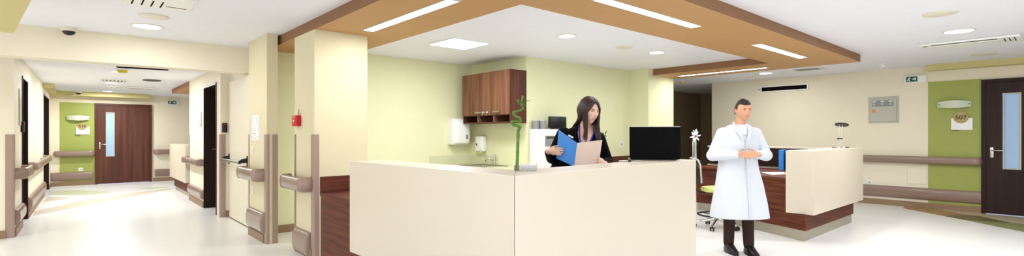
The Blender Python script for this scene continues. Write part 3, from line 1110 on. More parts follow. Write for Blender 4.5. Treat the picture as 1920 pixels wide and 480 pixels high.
# ------------------------------------------------------------------ wall cabinet
t = thing('wall_cabinet', 'walnut wall cabinet with two doors over three open cubbies', 'cabinet', (4.82, 5.49, 1.475))
Wd, Dp, Ht = 1.19, .33, .80          # local x depth into the wall, y width
bm = B()
box(bm, 0.0, Dp, 0, .02, 0, Ht)
box(bm, 0.0, Dp, Wd - .02, Wd, 0, Ht)
box(bm, 0.0, Dp, .02, Wd - .02, Ht - .02, Ht)
box(bm, 0.0, Dp, .02, Wd - .02, 0, .018)
box(bm, 0.0, Dp, .02, Wd - .02, .115, .133)
box(bm, Dp - .012, Dp, .02, Wd - .02, .018, Ht - .02)
body = obj('cabinet_body', bm, 'woodx', t)
for yy in (Wd / 3, 2 * Wd / 3):
    obj('cubby_divider', box(B(), 0.0, Dp - .012, yy - .009, yy + .009, .018, .115), 'woodv', t)
for (a, b, hy) in ((.004, Wd / 2 - .28 + .115, .18), (Wd / 2 - .28 + .119, Wd - .004, .42)):
    pass
d1 = obj('cabinet_door', box(B(), -.02, -.001, .004, .425, .128, Ht - .003, .002), 'woodv', t)
d2 = obj('cabinet_door', box(B(), -.02, -.001, .429, Wd - .004, .128, Ht - .003, .002), 'woodv', t)


def pull(parent, y0, y1, z):
    bm = B()
    tube(bm, [(-.02, y0 + .01, z), (-.045, y0 + .01, z)], .005, 8)
    tube(bm, [(-.02, y1 - .01, z), (-.045, y1 - .01, z)], .005, 8)
    box(bm, -.052, -.042, y0, y1, z - .011, z + .011, .003)
    obj('cabinet_handle', bm, 'steel', parent, smooth=True)


pull(d1, .20, .36, .172)
pull(d2, .66, .81, .170)
for dd, yy in ((d2, .60), (d2, .50)):
    bm = B()
    cyl(bm, (-.034, yy, .172), .013, .014, 14, 'x')
    box(bm, -.05, -.034, yy - .003, yy + .003, .163, .181)
    ball(bm, (-.058, yy, .165), (.006, .014, .016), 8)
    tube(bm, [(-.05, yy, .16), (-.05, yy + .006, .11)], .003, 6)
    obj('lock_key', bm, 'chrome', dd, smooth=True)

# white tall box cabinet with label slot, canisters and black box on it
t = thing('white_cabinet', 'tall white cabinet with a grey slot panel behind the nurse', 'cabinet', (5.2, 5.2, 0))
obj('cabinet_case', box(B(), 0, .72, 0, .28, .06, 1.38, .004), 'white', t)
obj('plinth', box(B(), .03, .69, .03, .26, 0, .06), 'dgrey', t)
sp = obj('slot_panel', box(B(), .06, .40, -.012, .001, 1.12, 1.28, .004), 'grey', t)
obj('slot_opening', box(B(), .08, .38, -.016, -.011, 1.235, 1.268), 'dgrey', sp)
for k, (x, y) in enumerate(((5.275, 5.415), (5.37, 5.36))):
    t = thing('grey_canister', ('grey canister on the white cabinet, the left of the pair', 'grey canister on the white cabinet, the right of the pair')[k], 'canister', (x, y, 1.38), 0, 'grey canisters on the white cabinet')
    obj('canister_body', lathe(B(), [(.050, 0), (.052, .005), (.052, .13), (.001, .13)]), 'grey', t, smooth=True)
    obj('canister_lid', lathe(B(), [(.0525, .13), (.0525, .14), (.05, .144), (.001, .144)]), 'lgrey', t, smooth=True)
t = thing('black_screen', 'black flat screen standing on the white cabinet behind the nurse', 'monitor', (5.64, 5.31, 1.38), -.1)
obj('screen_casing', box(B(), -.17, .18, -.02, .02, .02, .2, .008), 'black', t, smooth=True)
obj('screen_foot', box(B(), -.1, .1, -.06, .06, 0, .02, .004), 'black', t)

# brown desk against the yellow wall
t = thing('back_desk', 'dark walnut desk against the yellow wall behind the laptop', 'desk', (6.1, 4.95, 0))
obj('desk_top', box(B(), 0, 1.69, 0, .53, .74, .77), 'woodx', t)
obj('desk_upstand', box(B(), 0, 1.69, .505, .53, .77, .90), 'woodx', t)
obj('side_panel', box(B(), .02, .05, .03, .5, 0, .74), 'woodx', t)
obj('side_panel', box(B(), 1.62, 1.65, .03, .5, 0, .74), 'woodx', t)
obj('back_panel', box(B(), .05, 1.62, .47, .49, .1, .74), 'woodx', t)
# orange flower on that desk
t = thing('orange_flower', 'orange flower with green leaves behind the nurse', 'flower', (6.72, 5.22, .77))
obj('vase', lathe(B(), [(.03, 0), (.04, .02), (.045, .1), (.025, .18), (.03, .2), (.024, .2), (.02, .18), (.001, .03)]), 'white', t, smooth=True)
obj('stem', tube(B(), [(0, 0, .05), (.005, 0, .3), (.0, 0, .49)], .005, 8), 'stem', t, smooth=True)
for k, (dx, dz, m_) in enumerate(((-.06, .10, 'leaf'), (.07, .13, 'leaf'), (.05, -.05, 'orange'), (-.03, .06, 'orange'), (.02, -.10, 'orange'), (.06, .04, 'orange'))):
    bm = B()
    tube(bm, [(0, 0, .47), (dx * .5, .01, .47 + dz * .7), (dx, 0, .47 + dz)], [.006, .016, .002], 8, .4)
    obj('leaf' if m_ == 'leaf' else 'petal', bm, m_, t, smooth=True)

# ------------------------------------------------------------------ front reception desk
A, C_, E_ = (1.53, 3.57), (1.57, 1.76), (3.65, 1.94)
A2, C2, E2 = (1.81, 3.58), (1.85, 2.055), (3.625, 2.215)
t = thing('reception_desk', 'large ivory L shaped reception counter with walnut base in the foreground', 'reception desk', (1.57, 1.76, 0))


def L(p):
    return (p[0] - 1.57, p[1] - 1.76)


obj('left_counter_panel', prism(B(), [L(A), L(C_), L(C2), L(A2)], .42, 1.10, .004), 'counter', t)
seam = obj('right_counter_panel', prism(B(), [(L(C_)[0] + .003, L(C_)[1]), L(E_), L(E2), L(C2)], .30, 1.10, .004), 'counter', t)
obj('desk_base', prism(B(), [L((1.74, 3.60)), L((1.74, 2.0)), L((3.45, 2.14)), L((3.44, 2.32)), L((2.3, 2.30)), L((2.3, 3.60))], .1, .41), 'wood', t)
obj('base_riser', prism(B(), [L((1.815, 3.60)), L((1.86, 2.06)), L((3.45, 2.22)), L((3.44, 2.26)), L((1.93, 2.13)), L((1.9, 3.60))], .41, .73), 'wood', t)
obj('plinth', prism(B(), [L((1.76, 3.60)), L((1.76, 2.03)), L((3.42, 2.17)), L((3.42, 2.3)), L((2.27, 2.27)), L((2.27, 3.60))], 0, .1), 'plinth', t)
obj('desk_worktop', prism(B(), [L((1.83, 3.60)), L((1.87, 2.08)), L((3.6, 2.24)), L((3.58, 2.40)), L((2.45, 2.36)), L((2.45, 3.60))], .73, .76), 'wood', t)
# lower walnut return between the counter and the column
t = thing('walnut_side_desk', 'low walnut desk between the ivory counter and the square column', 'desk', (1.72, 3.62, 0))
obj('side_panel', box(B(), 0, .03, 0, 1.05, .0, .72), 'wood', t)
obj('desk_top', box(B(), -.005, .66, -.01, 1.06, .72, .75), 'wood', t)
obj('backboard', box(B(), -.005, .66, 1.035, 1.06, .75, .90), 'wood', t)
obj('side_panel', box(B(), .62, .65, 0, 1.05, .0, .72), 'wood', t)
obj('rear_panel', box(B(), .03, .62, 1.0, 1.03, .0, .72), 'wood', t)

# ------------------------------------------------------------------ far right reception desk
t = thing('reception_desk', 'smaller walnut reception desk with an ivory raised front beyond the person in the white coat', 'reception desk', (6.65, 2.03, 0))


def L(p):
    return (p[0] - 6.65, p[1] - 2.03)


obj('front_counter_panel', prism(B(), [L((6.66, 2.03)), L((8.80, 2.03)), L((8.80, 2.35)), L((6.66, 2.35))], .32, 1.10, .004), 'counter', t)
obj('side_counter_panel', prism(B(), [L((8.50, 2.352)), L((8.80, 2.352)), L((8.80, 4.3)), L((8.50, 4.3))], .32, 1.10, .004), 'counter', t)
obj('inner_lining', prism(B(), [L((8.47, 2.37)), L((8.498, 2.37)), L((8.498, 4.3)), L((8.47, 4.3))], .78, 1.075), 'cabside', t)
body = [L((6.58, 2.10)), L((8.58, 2.10)), L((8.58, 4.25)), L((8.0, 4.25)), L((8.0, 3.3)), L((7.12, 3.3))]
body2 = [L((6.60, 2.12)), L((8.56, 2.12)), L((8.56, 4.24)), L((8.02, 4.24)), L((8.02, 3.28)), L((7.13, 3.28))]
obj('desk_body', prism(B(), body, .13, .315), 'wood', t)
obj('desk_body_upper', prism(B(), [L((6.70, 2.36)), L((8.46, 2.36)), L((8.46, 4.25)), L((8.0, 4.25)), L((8.0, 3.3)), L((7.12, 3.3))], .315, .72), 'wood', t)
obj('desk_worktop', prism(B(), [L((6.69, 2.355)), L((8.468, 2.355)), L((8.468, 4.28)), L((7.95, 4.28)), L((7.95, 3.35)), L((7.10, 3.35))], .72, .75), 'wood', t)
obj('plinth', prism(B(), body2, 0, .13), 'plinth', t)
# things on it
t = thing('blue_binder', 'dark blue binder standing on the far reception desk', 'binder', (8.14, 2.75, .75), .2)
obj('binder_cover', box(B(), 0, .26, -.05, .10, 0, .31, .004), 'dblue', t)
obj('binder_spine_label', box(B(), -.002, .001, -.01, .05, .1, .24), 'blue', t)
t = thing('blue_binder', 'second blue binder leaning beside the first on the far desk', 'binder', (8.14, 2.93, .75), .2)
obj('binder_cover', box(B(), 0, .26, -.03, .04, 0, .31, .004), 'blue', t)
o = obj('paper_sheet', prism(B(), [(7.05, 2.65), (7.35, 2.56), (7.7, 2.75), (7.42, 2.95)], .7505, .754), 'paper')
tag(o, 'white papers lying on the far walnut desk', 'paper')

# desk lamp
t = thing('desk_lamp', 'slim clear desk lamp with a black disc head on the ivory raised front', 'desk lamp', (8.34, 2.2, 1.10), 0)
obj('lamp_base', lathe(B(), [(.10, 0), (.105, .008), (.10, .022), (.02, .026), (.001, .026)], 32), 'steel', t, smooth=True)
for yy in (-.018, .018):
    bm = B()
    tube(bm, [(-.05, yy + .01, .02), (-.03, yy, .13), (.015, yy, .345)], .0045, 8)
    obj('lamp_arm', bm, 'lgrey', t, smooth=True)
obj('arm_clip', box(B(), -.06, -.0, -.03, .03, .13, .148, .004), 'black', t)
bm = B()
R_ = Matrix.Rotation(.28, 4, 'Y')
rings = []
for rr, zz in ((.001, .0), (.085, .0), (.09, .006), (.085, .014), (.001, .02)):
    rings.append([(R_ @ Vector((rr * math.cos(2 * PI * k / 28), rr * math.sin(2 * PI * k / 28), zz))) + Vector((.06, 0, .335)) for k in range(28)])
loft(bm, rings)
obj('lamp_head', bm, 'black', t, smooth=True)

# far left corridor reception desk
t = thing('reception_desk', 'distant ivory and walnut reception desk on the right of the corridor', 'reception desk', (1.62, 11.75, 0))
obj('front_counter_panel', box(B(), .0, .28, .0, 2.2, .32, 1.08, .004), 'counter', t)
obj('desk_base', box(B(), .09, .6, .03, 2.17, .1, .315), 'wood', t)
obj('desk_worktop', box(B(), .28, .8, .03, 2.17, .72, .75), 'wood', t)
obj('base_riser', box(B(), .285, .33, .03, 2.17, .315, .72), 'wood', t)
obj('plinth', box(B(), .11, .58, .05, 2.15, 0, .1), 'plinth', t)


# ------------------------------------------------------------------ laptop, pen, acrylic block, bamboo, flower
def cam_pt(px, depth, z=None, py=None):
    X = (px - 960) / FPX * depth
    if z is None:
        z = EYE - (py - 252) * depth / FPX
    st, ct = math.sin(TH), math.cos(TH)
    return Vector((X * st + depth * ct, -X * ct + depth * st, z))


CAMROT = TH - PI / 2
p = cam_pt(1229, 3.76, 1.10)
t = thing('laptop', 'black laptop seen from behind its raised lid', 'laptop', p, CAMROT + .04)
obj('laptop_base', box(B(), -.185, .185, .02, .10, .003, .018, .004), 'steel', t)
bm = B()
for v in ((-.16, .04), (.16, .04), (-.16, .09), (.16, .09)):
    box(bm, v[0] - .012, v[0] + .012, v[1] - .006, v[1] + .006, 0, .004)
obj('rubber_foot', bm, 'black', t)
bm = B()
lw, lh = .197, .258
rings = [[Vector((sx * (lw - (.012 if z < .02 else 0)), y + z * .03, z)) for sx, y in ((-1, .0), (1, .0), (1, .009), (-1, .009))] for z in (.006, .02, lh)]
loft(bm, rings)
lid = obj('laptop_lid', bm, 'lid', t)
obj('lid_edge', box(B(), -lw, lw, .007, .018, lh, lh + .004), 'steel', lid)
obj('screen', box(B(), -lw + .012, lw - .012, .0175, .0185, .03, lh - .015), 'dgrey', lid)
t = thing('pen', 'slim silver pen lying on the counter left of the laptop', 'pen', cam_pt(1170, 3.55, 1.107), CAMROT)
obj('barrel', tube(B(), [(-.04, 0, 0), (-.032, 0, 0), (.03, .015, 0)], [.002, .005, .006], 10), 'steel', t, smooth=True)
obj('pen_cap', tube(B(), [(.03, .015, 0), (.055, .021, 0)], .0065, 10), 'black', t, smooth=True)

# acrylic block beside bamboo
p = cam_pt(991, 2.72, 1.10)
t = thing('acrylic_holder', 'clear acrylic holder on the corner of the ivory counter', 'holder', p, CAMROT)
bm = B()
box(bm, -.045, .045, -.02, .02, 0, .006)
box(bm, -.045, .045, -.02, -.017, .006, .04)
box(bm, -.045, .045, .017, .02, .006, .045)
box(bm, -.045, -.042, -.017, .017, .006, .04)
box(bm, .042, .045, -.017, .017, .006, .04)
obj('holder_shell', bm, 'acrylic', t)
obj('holder_cards', box(B(), -.04, .04, -.012, .012, .006, .03), 'paper', t)

# lucky bamboo: straight cane below, corkscrew above, leaves at the tip
p = cam_pt(969, 2.68, 1.10)
t = thing('lucky_bamboo', 'tall green lucky bamboo stem with a curled top on the counter corner', 'plant', p, CAMROT)
k_ = 2.68 / FPX


def bp(px, py, yy=0.0):
    return Vector(((px - 969) * k_, yy, (320 - py) * k_))


pts = [bp(969, 318.5), bp(970, 300), bp(970.5, 280), bp(971, 262), bp(972, 245), bp(975, 238, .0)]
curl = [(973, 236, -.012), (965, 234, -.016), (960, 231, 0), (962, 227, .014), (970, 226.5, .018), (976, 226, .008), (975, 222, -.006), (968, 218, -.014),
        (963, 213, -.006), (965, 209, .008), (973, 207, .014), (979, 204, .006), (981, 200, 0), (978, 197, 0), (977, 192, 0)]
pts += [bp(*c) for c in curl]


def smooth_path(pts, n=4):
    out = []
    P = [pts[0]] + list(pts) + [pts[-1]]
    for i in range(1, len(P) - 2):
        for j in range(n):
            s = j / n
            a, b, c, d = P[i - 1], P[i], P[i + 1], P[i + 2]
            out.append(0.5 * ((2 * b) + (-a + c) * s + (2 * a - 5 * b + 4 * c - d) * s * s + (-a + 3 * b - 3 * c + d) * s ** 3))
    out.append(pts[-1])
    return out


sp_ = smooth_path(pts)
rad = []
for i, q in enumerate(sp_):
    node = .0012 if (i % 7 == 0) else 0
    rad.append(max(.0055, .0088 - .003 * i / len(sp_)) + node)
obj('cane', tube(B(), sp_, rad, 12), 'leaf', t, smooth=True)
for (px0, py0, px1, py1, px2, py2) in ((977, 194, 972, 188, 966, 186), (977, 192, 980, 182, 978, 178), (978, 193, 986, 189, 995, 188), (979, 196, 985, 193, 988, 190),
                                       (976, 196, 971, 191, 972, 184), (980, 200, 984, 197, 986, 199)):
    bm = B()
    tube(bm, smooth_path([bp(px0, py0), bp(px1, py1, -.006), bp(px2, py2, -.004)], 4), [.002] + [.0055] * 6 + [.003, .0006], 8, .35)
    obj('leaf', bm, 'leaf', t, smooth=True)
obj('glass_foot', lathe(B(), [(.014, 0), (.016, .004), (.016, .03), (.013, .032), (.001, .03)], 20), 'acrylic', t, smooth=True)

# white lily in a slim vase at the counter end
p = cam_pt(1302.0, 3.92, 1.10)
t = thing('white_lily', 'white lily with a crimson throat at the right end of the counter', 'flower', p, CAMROT)
k2 = 3.92 / FPX
obj('vase', lathe(B(), [(.020, 0), (.017, .01), (.015, .10), (.017, .145), (.014, .145), (.012, .10), (.013, .012), (.001, .01)], 24), 'acrylic', t, smooth=True)
for dx in (-.007, .006):
    obj('stem', tube(B(), [(dx, 0, .012), (dx * .7, 0, .1), (.0, 0, .175)], .0038, 8), 'stem', t, smooth=True)
bm = B()
for k in range(6):
    a = 2 * PI * k / 6 + .2
    d = Vector((math.cos(a), 0, math.sin(a)))
    c0 = Vector((.0, -.01, .185))
    tube(bm, [c0, c0 + d * .018 + Vector((0, -.01, 0)), c0 + d * .034 + Vector((0, -.016, 0)), c0 + d * .045 + Vector((0, -.010, 0))], [.005, .014, .013, .002], 10, .45)
obj('petals', bm, 'petal', t, smooth=True)
bm = B()
for k in range(5):
    a = 2 * PI * k / 5
    d = Vector((math.cos(a), 0, math.sin(a)))
    c0 = Vector((.004, -.012, .218))
    tube(bm, [c0, c0 + d * .014 + Vector((0, -.004, 0)), c0 + d * .028], [.003, .008, .001], 8, .45)
obj('upper_bloom', bm, 'petal', t, smooth=True)
obj('throat', ball(B(), (0, -.028, .185), (.008, .006, .008), 8), 'crimson', t, smooth=True)


# ------------------------------------------------------------------ stool and dark chair
p = cam_pt(1344, 6.84, 0)
t = thing('drafting_stool', 'drafting stool with lime seat, black back and chrome base behind the white coat', 'stool', p, CAMROT)
bm = B()
for k in range(5):
    a = 2 * PI * k / 5 + .35
    d = Vector((math.cos(a), math.sin(a), 0))
    obj('base_leg', tube(B(), [d * .03 + Vector((0, 0, .12)), d * .16 + Vector((0, 0, .095)), d * .29 + Vector((0, 0, .075))], [.022, .016, .012], 10), 'chrome', t, smooth=True)
    bm = B()
    c = d * .29
    tn = Vector((-d.y, d.x, 0))
    for s in (-1, 1):
        tube(bm, [c + tn * s * .012 + Vector((0, 0, .028)), c + tn * s * .026 + Vector((0, 0, .028))], .028, 16)
    tube(bm, [c + Vector((0, 0, .035)), c + Vector((0, 0, .078))], .009, 8)
    obj('castor', bm, 'black', t, smooth=True)
obj('gas_lift', tube(B(), [(0, 0, .10), (0, 0, .30), (0, 0, .30), (0, 0, .50)], [.028, .028, .016, .016], 16), 'chrome', t, smooth=True)
bm = B()
n = 40
rings = [[Vector(((.25 + .012 * math.cos(2 * PI * j / 10)) * math.cos(2 * PI * i / n), (.25 + .012 * math.cos(2 * PI * j / 10)) * math.sin(2 * PI * i / n), .185 + .012 * math.sin(2 * PI * j / 10))) for j in range(10)] for i in range(n)]
loft(bm, rings, False, loop=True)
for k in range(3):
    a = 2 * PI * k / 3
    tube(bm, [(math.cos(a) * .03, math.sin(a) * .03, .17), (math.cos(a) * .245, math.sin(a) * .245, .185)], .008, 8)
obj('foot_ring', bm, 'black', t, smooth=True)
obj('seat', lathe(B(), [(.001, .50), (.16, .50), (.205, .515), (.215, .54), (.20, .565), (.14, .575), (.001, .572)], 32), 'lime', t, smooth=True)

bm = B()
rings = []
for z, hw, x in ((.62, .13, -.235), (.68, .17, -.25), (.78, .19, -.265), (.88, .175, -.26), (.93, .13, -.25), (.95, .08, -.245)):
    rings.append([Vector((x - .03 + .022 * s_ + .05 * (1 - (c / 1.0) ** 2) * -1, hw * c, z)) for c, s_ in ((-1, -.3), (-.7, -1), (0, -1), (.7, -1), (1, -.3), (1, .3), (.7, 1), (0, 1), (-.7, 1), (-1, .3))])
loft(bm, rings)
br = obj('backrest', bm, 'black', t, smooth=True)
obj('back_rim', tube(B(), [(-.27, -.15, .64), (-.285, -.185, .70), (-.30, -.205, .78), (-.30, -.19, .88), (-.315, -.14, .95), (-.34, -.07, .973), (-.35, 0, .978), (-.34, .07, .973), (-.315, .14, .95), (-.30, .19, .88), (-.30, .205, .78), (-.285, .185, .70), (-.27, .15, .64)], .011, 10), 'lgrey', br, smooth=True)
obj('back_support', tube(B(), [(-.10, 0, .495), (-.25, 0, .495), (-.30, 0, .54), (-.32, 0, .66), (-.33, 0, .74)], .014, 10), 'black', t, smooth=True)


# ------------------------------------------------------------------ people
def remesh(o, voxel=.006, smooth_it=4):
    m = o.modifiers.new('remesh', 'REMESH')
    m.mode = 'VOXEL'
    m.voxel_size = voxel
    m.use_smooth_shade = True
    if smooth_it:
        s = o.modifiers.new('smooth', 'SMOOTH')
        s.iterations = smooth_it
        s.factor = 0.5
    return o


def gss(x, s):
    return math.exp(-(x / s) ** 2)


def head_surf(d, male=False):
    """d unit vector, face towards -Y. returns a point on a head 0.225 m tall"""
    x, y, z = d
    rx, ry, rz = .074, .094, .112
    p = Vector((x * rx, y * ry, z * rz))
    if z < 0:                                                  # jaw narrows
        k = (-z) ** 1.3
        p.x *= 1 - (.26 if male else .34) * k
        if y > 0:
            p.y *= 1 - .45 * k
        else:
            p.y *= 1 + .02 * k
    if y > 0:
        p.y *= 1.06
        p.z += .004 * y
    if y < 0:
        f = -y
        p.x *= 1.0
        ax = abs(x)
        # forehead flat, brow ridge, sockets, nose, lips, chin
        p.y += .006 * gss(z - .55, .25) * f
        p.y -= .004 * gss(z - .22, .07) * gss(ax - .25, .3)
        p.y += .011 * gss(z - .10, .09) * gss(ax - .38, .17)
        p.y -= .004 * gss(z + .14, .12) * gss(ax - .5, .16)
        nz = 1.0 if -.24 < z < .12 else (gss(z + .24, .05) if z <= -.24 else gss(z - .12, .10))
        w = .075 + .055 * max(0, min(1, (.12 - z) / .36))
        prot = .008 + .017 * max(0, min(1, (.14 - z) / .34))
        p.y -= prot * nz * gss(x, w)
        p.y -= .005 * gss(z + .46, .07) * gss(x, .22)
        p.y += .003 * gss(z + .455, .018) * gss(x, .2)
        p.y += .004 * gss(z + .62, .06) * gss(x, .3)
        p.y -= .008 * gss(z + .82, .13) * gss(x, .28)
    return p


def head_geo(bm, mtx, male=False, n=72):
    rings = []
    for i in range(1, n):
        th = PI * i / n
        ring = []
        for k in range(int(n * 1.5)):
            ph = 2 * PI * k / int(n * 1.5)
            d = Vector((math.sin(th) * math.cos(ph), math.sin(th) * math.sin(ph), math.cos(th)))
            ring.append(mtx @ head_surf(d, male))
        rings.append(ring)
    loft(bm, rings)
    for s in (-1, 1):                                          # ears
        c = mtx @ Vector((s * .075, .008, -.004))
        ball(bm, c, (.008, .017, .030), 10, (mtx.to_3x3().normalized() @ Matrix.Rotation(s * -.35, 3, 'Z')))


def face_bits(parent, mtx, male=False, lips='lip'):
    def sp(x, z, off=0.0):
        y = -math.sqrt(max(0, 1 - x * x - z * z))
        q = head_surf(Vector((x, y, z)).normalized(), male)
        q.y -= off
        return mtx @ q
    R3 = mtx.to_3x3().normalized()
    for s in (-1, 1):
        e = obj('eye', ball(B(), sp(.37 * s, .085, -.004), (.0125, .006, .0058), 10, R3), 'eyew', parent, smooth=True)
        obj('iris', ball(B(), sp(.37 * s, .08, .0012), (.0052, .0025, .0052), 8, R3), 'iris', e, smooth=True)
        obj('eyelid', tube(B(), [sp(.21 * s, .075, .001), sp(.30 * s, .125, .002), sp(.40 * s, .125, .002), sp(.52 * s, .07, .001)], [.001, .0018, .002, .001], 8), 'brow', parent, smooth=True)
        obj('eyebrow', tube(B(), [sp(.16 * s, .20, .001), sp(.30 * s, .25, .0015), sp(.45 * s, .25, .0015), sp(.60 * s, .18, .001)], [.0015, .0026, .0022, .0008], 8), 'brow', parent, smooth=True)
    for z, r in ((-.43, .0026), (-.485, .0036)):
        obj('lip', tube(B(), [sp(-.25, -.455, .0), sp(-.1, z, .0015), sp(0, z - .003, .0015), sp(.1, z, .0015), sp(.25, -.455, .0)], [.001, r, r, r, .001], 10), lips, parent, smooth=True)


def hand_geo(bm, wrist, direction, palm_n, s=1.0, curl=.5, thumb=1, spread=.10, tw=(.75, .25)):
    """palm then four bent fingers and a thumb. palm_n points out of the palm"""
    d = Vector(direction).normalized()
    n = Vector(palm_n)
    n = (n - d * n.dot(d)).normalized()
    side = d.cross(n).normalized() * thumb
    w = Vector(wrist)
    Rm = Matrix((side, d, n)).transposed()
    ball(bm, w + d * .045 * s, (.038 * s, .05 * s, .014 * s), 12, Rm)
    capsule(bm, w - d * .02, w + d * .02 * s, .021 * s, .024 * s, 12)
    for i, (off, ln) in enumerate(((.030, .070), (.010, .078), (-.010, .072), (-.029, .056))):
        p0 = w + d * .082 * s + side * off * s
        dd = (d + side * spread * (off / .03)).normalized()
        a = p0
        for j, (f, r0, r1) in enumerate(((.45, .0088, .008), (.32, .008, .0074), (.23, .0074, .0062))):
            ang = curl * (j + .55)
            v = dd * math.cos(ang) + n * math.sin(ang)
            b = a + v * ln * f * s
            capsule(bm, a, b, r0 * s, r1 * s, 8)
            a = b
    a = w + d * .025 * s + side * .03 * s
    for j, (ln, r0, r1) in enumerate(((.040, .0115, .0095), (.030, .0095, .0085), (.024, .0085, .007))):
        v = (d * (.55 + .2 * j) + side * (tw[0] - .3 * j) + n * (tw[1] + .25 * j * (curl + .2))).normalized()
        b = a + v * ln * s
        capsule(bm, a, b, r0 * s, r1 * s, 8)
        a = b


def rings_geo(bm, rings, n=28, p=2.3):
    """elliptical rings (cx, cy, z, rx, ry) lofted"""
    rr = []
    for cx, cy, z, rx, ry in rings:
        ring = []
        for k in range(n):
            a = 2 * PI * k / n
            c, s = math.cos(a), math.sin(a)
            ring.append(Vector((cx + rx * abs(c) ** (2 / p) * (1 if c >= 0 else -1), cy + ry * abs(s) ** (2 / p) * (1 if s >= 0 else -1), z)))
        rr.append(ring)
    return loft(bm, rr)


# --- the nurse reading a folder
pw = cam_pt(1090, 3.95, 0)
wm = thing('person', 'dark haired person in a black jacket reading an open blue folder behind the counter', 'person', pw, CAMROT)
HM = Matrix.Translation((.052, -.055, 1.484)) @ Matrix.Rotation(.52, 4, 'Z') @ Matrix.Rotation(.20, 4, 'X') @ Matrix.Rotation(.04, 4, 'Y') @ Matrix.Scale(.93, 4)
bm = B()
head_geo(bm, HM)
capsule(bm, (.025, .015, 1.33), (.055, -.02, 1.44), .05, .046)
rings_geo(bm, [(-.11, .08, .86, .16, .11), (-.10, .07, .98, .145, .10), (-.06, .04, 1.10, .125, .088), (-.02, .01, 1.20, .145, .095), (.0, .012, 1.28, .145, .065), (.015, .02, 1.335, .09, .05), (.02, .012, 1.36, .055, .05)])
for sgn, hip in ((-1, -.19), (1, -.03)):
    capsule(bm, (hip, .08, .86), (hip + .0, .06, .48), .075, .052)
    capsule(bm, (hip, .06, .48), (hip + .0, .09, .09), .05, .034)
# arms: left of picture holds the folder's edge, right one behind the folder
capsule(bm, (-.145, .01, 1.305), (-.225, .035, 1.11), .042, .034)
capsule(bm, (-.225, .035, 1.11), (-.275, -.16, 1.17), .034, .024)
capsule(bm, (.150, .02, 1.27), (.205, .0, 1.08), .040, .034)
capsule(bm, (.205, .0, 1.08), (.16, -.14, 1.07), .034, .024)
hand_geo(bm, (-.270, -.185, 1.175), (.70, -.70, -.05), (.72, .68, .05), .82, .16, 1, .03, (.35, .9))
hand_geo(bm, (.16, -.15, 1.07), (-.45, -.45, .25), (0, -.9, .4), .9, .3, -1)
body = obj('body', bm, 'skin', wm)
remesh(body, .0045, 2)
# jacket
bm = B()
rings_geo(bm, [(-.12, .08, .80, .185, .13), (-.115, .08, .92, .175, .125), (-.09, .06, 1.04, .15, .108), (-.05, .03, 1.13, .15, .105), (-.02, .012, 1.21, .168, .11),
               (-.0, .012, 1.275, .185, .095), (.005, .018, 1.32, .15, .08), (.015, .025, 1.352, .10, .062), (.02, .04, 1.37, .06, .045)])
capsule(bm, (-.140, .01, 1.30), (-.232, .04, 1.11), .060, .050)
capsule(bm, (-.232, .04, 1.11), (-.268, -.13, 1.16), .050, .036)
capsule(bm, (.142, .02, 1.265), (.208, .0, 1.08), .056, .048)
capsule(bm, (.208, .0, 1.08), (.165, -.11, 1.07), .048, .036)
jk = obj('jacket', bm, 'jacket', wm)
remesh(jk, .006, 5)
# skin in the neckline and white top
bm = B()
rr = []
for z, hw, yy in ((1.41, .036, .012), (1.375, .048, -.015), (1.345, .062, -.045), (1.31, .064, -.073), (1.27, .058, -.098), (1.23, .045, -.112), (1.195, .028, -.118), (1.17, .010, -.118)):
    cx = .03 - (1.345 - z) * (.12 if z < 1.345 else .25)
    ring = []
    for k in range(12):
        a = PI + PI * k / 11
        ring.append(Vector((cx + hw * math.cos(a), yy + .018 * math.sin(a), z)))
    for k in range(12):
        a = PI * k / 11
        ring.append(Vector((cx + hw * math.cos(a), yy + .035 * math.sin(a) + .0, z)))
    rr.append(ring)
loft(bm, rr)
nk = obj('neckline', bm, 'skin', wm, smooth=True)
bm = B()
rings_geo(bm, [(-.01, -.102, 1.175, .03, .02), (-.005, -.10, 1.20, .045, .024), (.0, -.094, 1.225, .05, .024)])
obj('top', bm, 'paper', wm, smooth=True)
# lapels
for s in (-1, 1):
    bm = B()
    q = [(.03 + s * .066, -.045, 1.345), (.02 + s * .076, -.085, 1.30), (.01 + s * .064, -.115, 1.25), (.0 + s * .03, -.132, 1.18), (-.01, -.136, 1.13)]
    tube(bm, q, [.008, .013, .014, .011, .005], 10, .6)
    obj('lapel', bm, 'jacket', wm, smooth=True)
# lanyard
bm = B()
tube(bm, [(-.018, -.02, 1.375), (-.026, -.07, 1.335), (-.03, -.108, 1.29), (-.026, -.132, 1.24), (-.012, -.146, 1.16)], .0055, 8, .35)
tube(bm, [(.095, -.04, 1.36), (.085, -.09, 1.31), (.06, -.125, 1.26), (.02, -.142, 1.2), (-.012, -.146, 1.16)], .0055, 8, .35)
obj('lanyard', bm, 'lanyard', wm, smooth=True)
bm = B()
box(bm, -.022, .022, -.003, .003, -.006, .007, .001)
bdg = obj('name_badge', bm, 'paper', wm, loc=(-.098, -.110, 1.283), rotz=-.35)
bdg.rotation_euler = (-.25, .45, -.35)
face_bits(wm, HM)
bm = B()
for hip in (-.19, -.03):
    capsule(bm, (hip, .08, .88), (hip, .06, .48), .088, .066)
    capsule(bm, (hip, .06, .48), (hip, .09, .10), .064, .055)
tr = obj('trousers', bm, 'jacket', wm)
remesh(tr, .01, 4)
for hip in (-.19, -.03):
    bm = B()
    rings_geo(bm, [(hip, .01, .0, .042, .12), (hip, .01, .03, .042, .12), (hip, .04, .055, .036, .085), (hip, .08, .09, .032, .04)])
    obj('shoe', bm, 'shoe', wm, smooth=True)
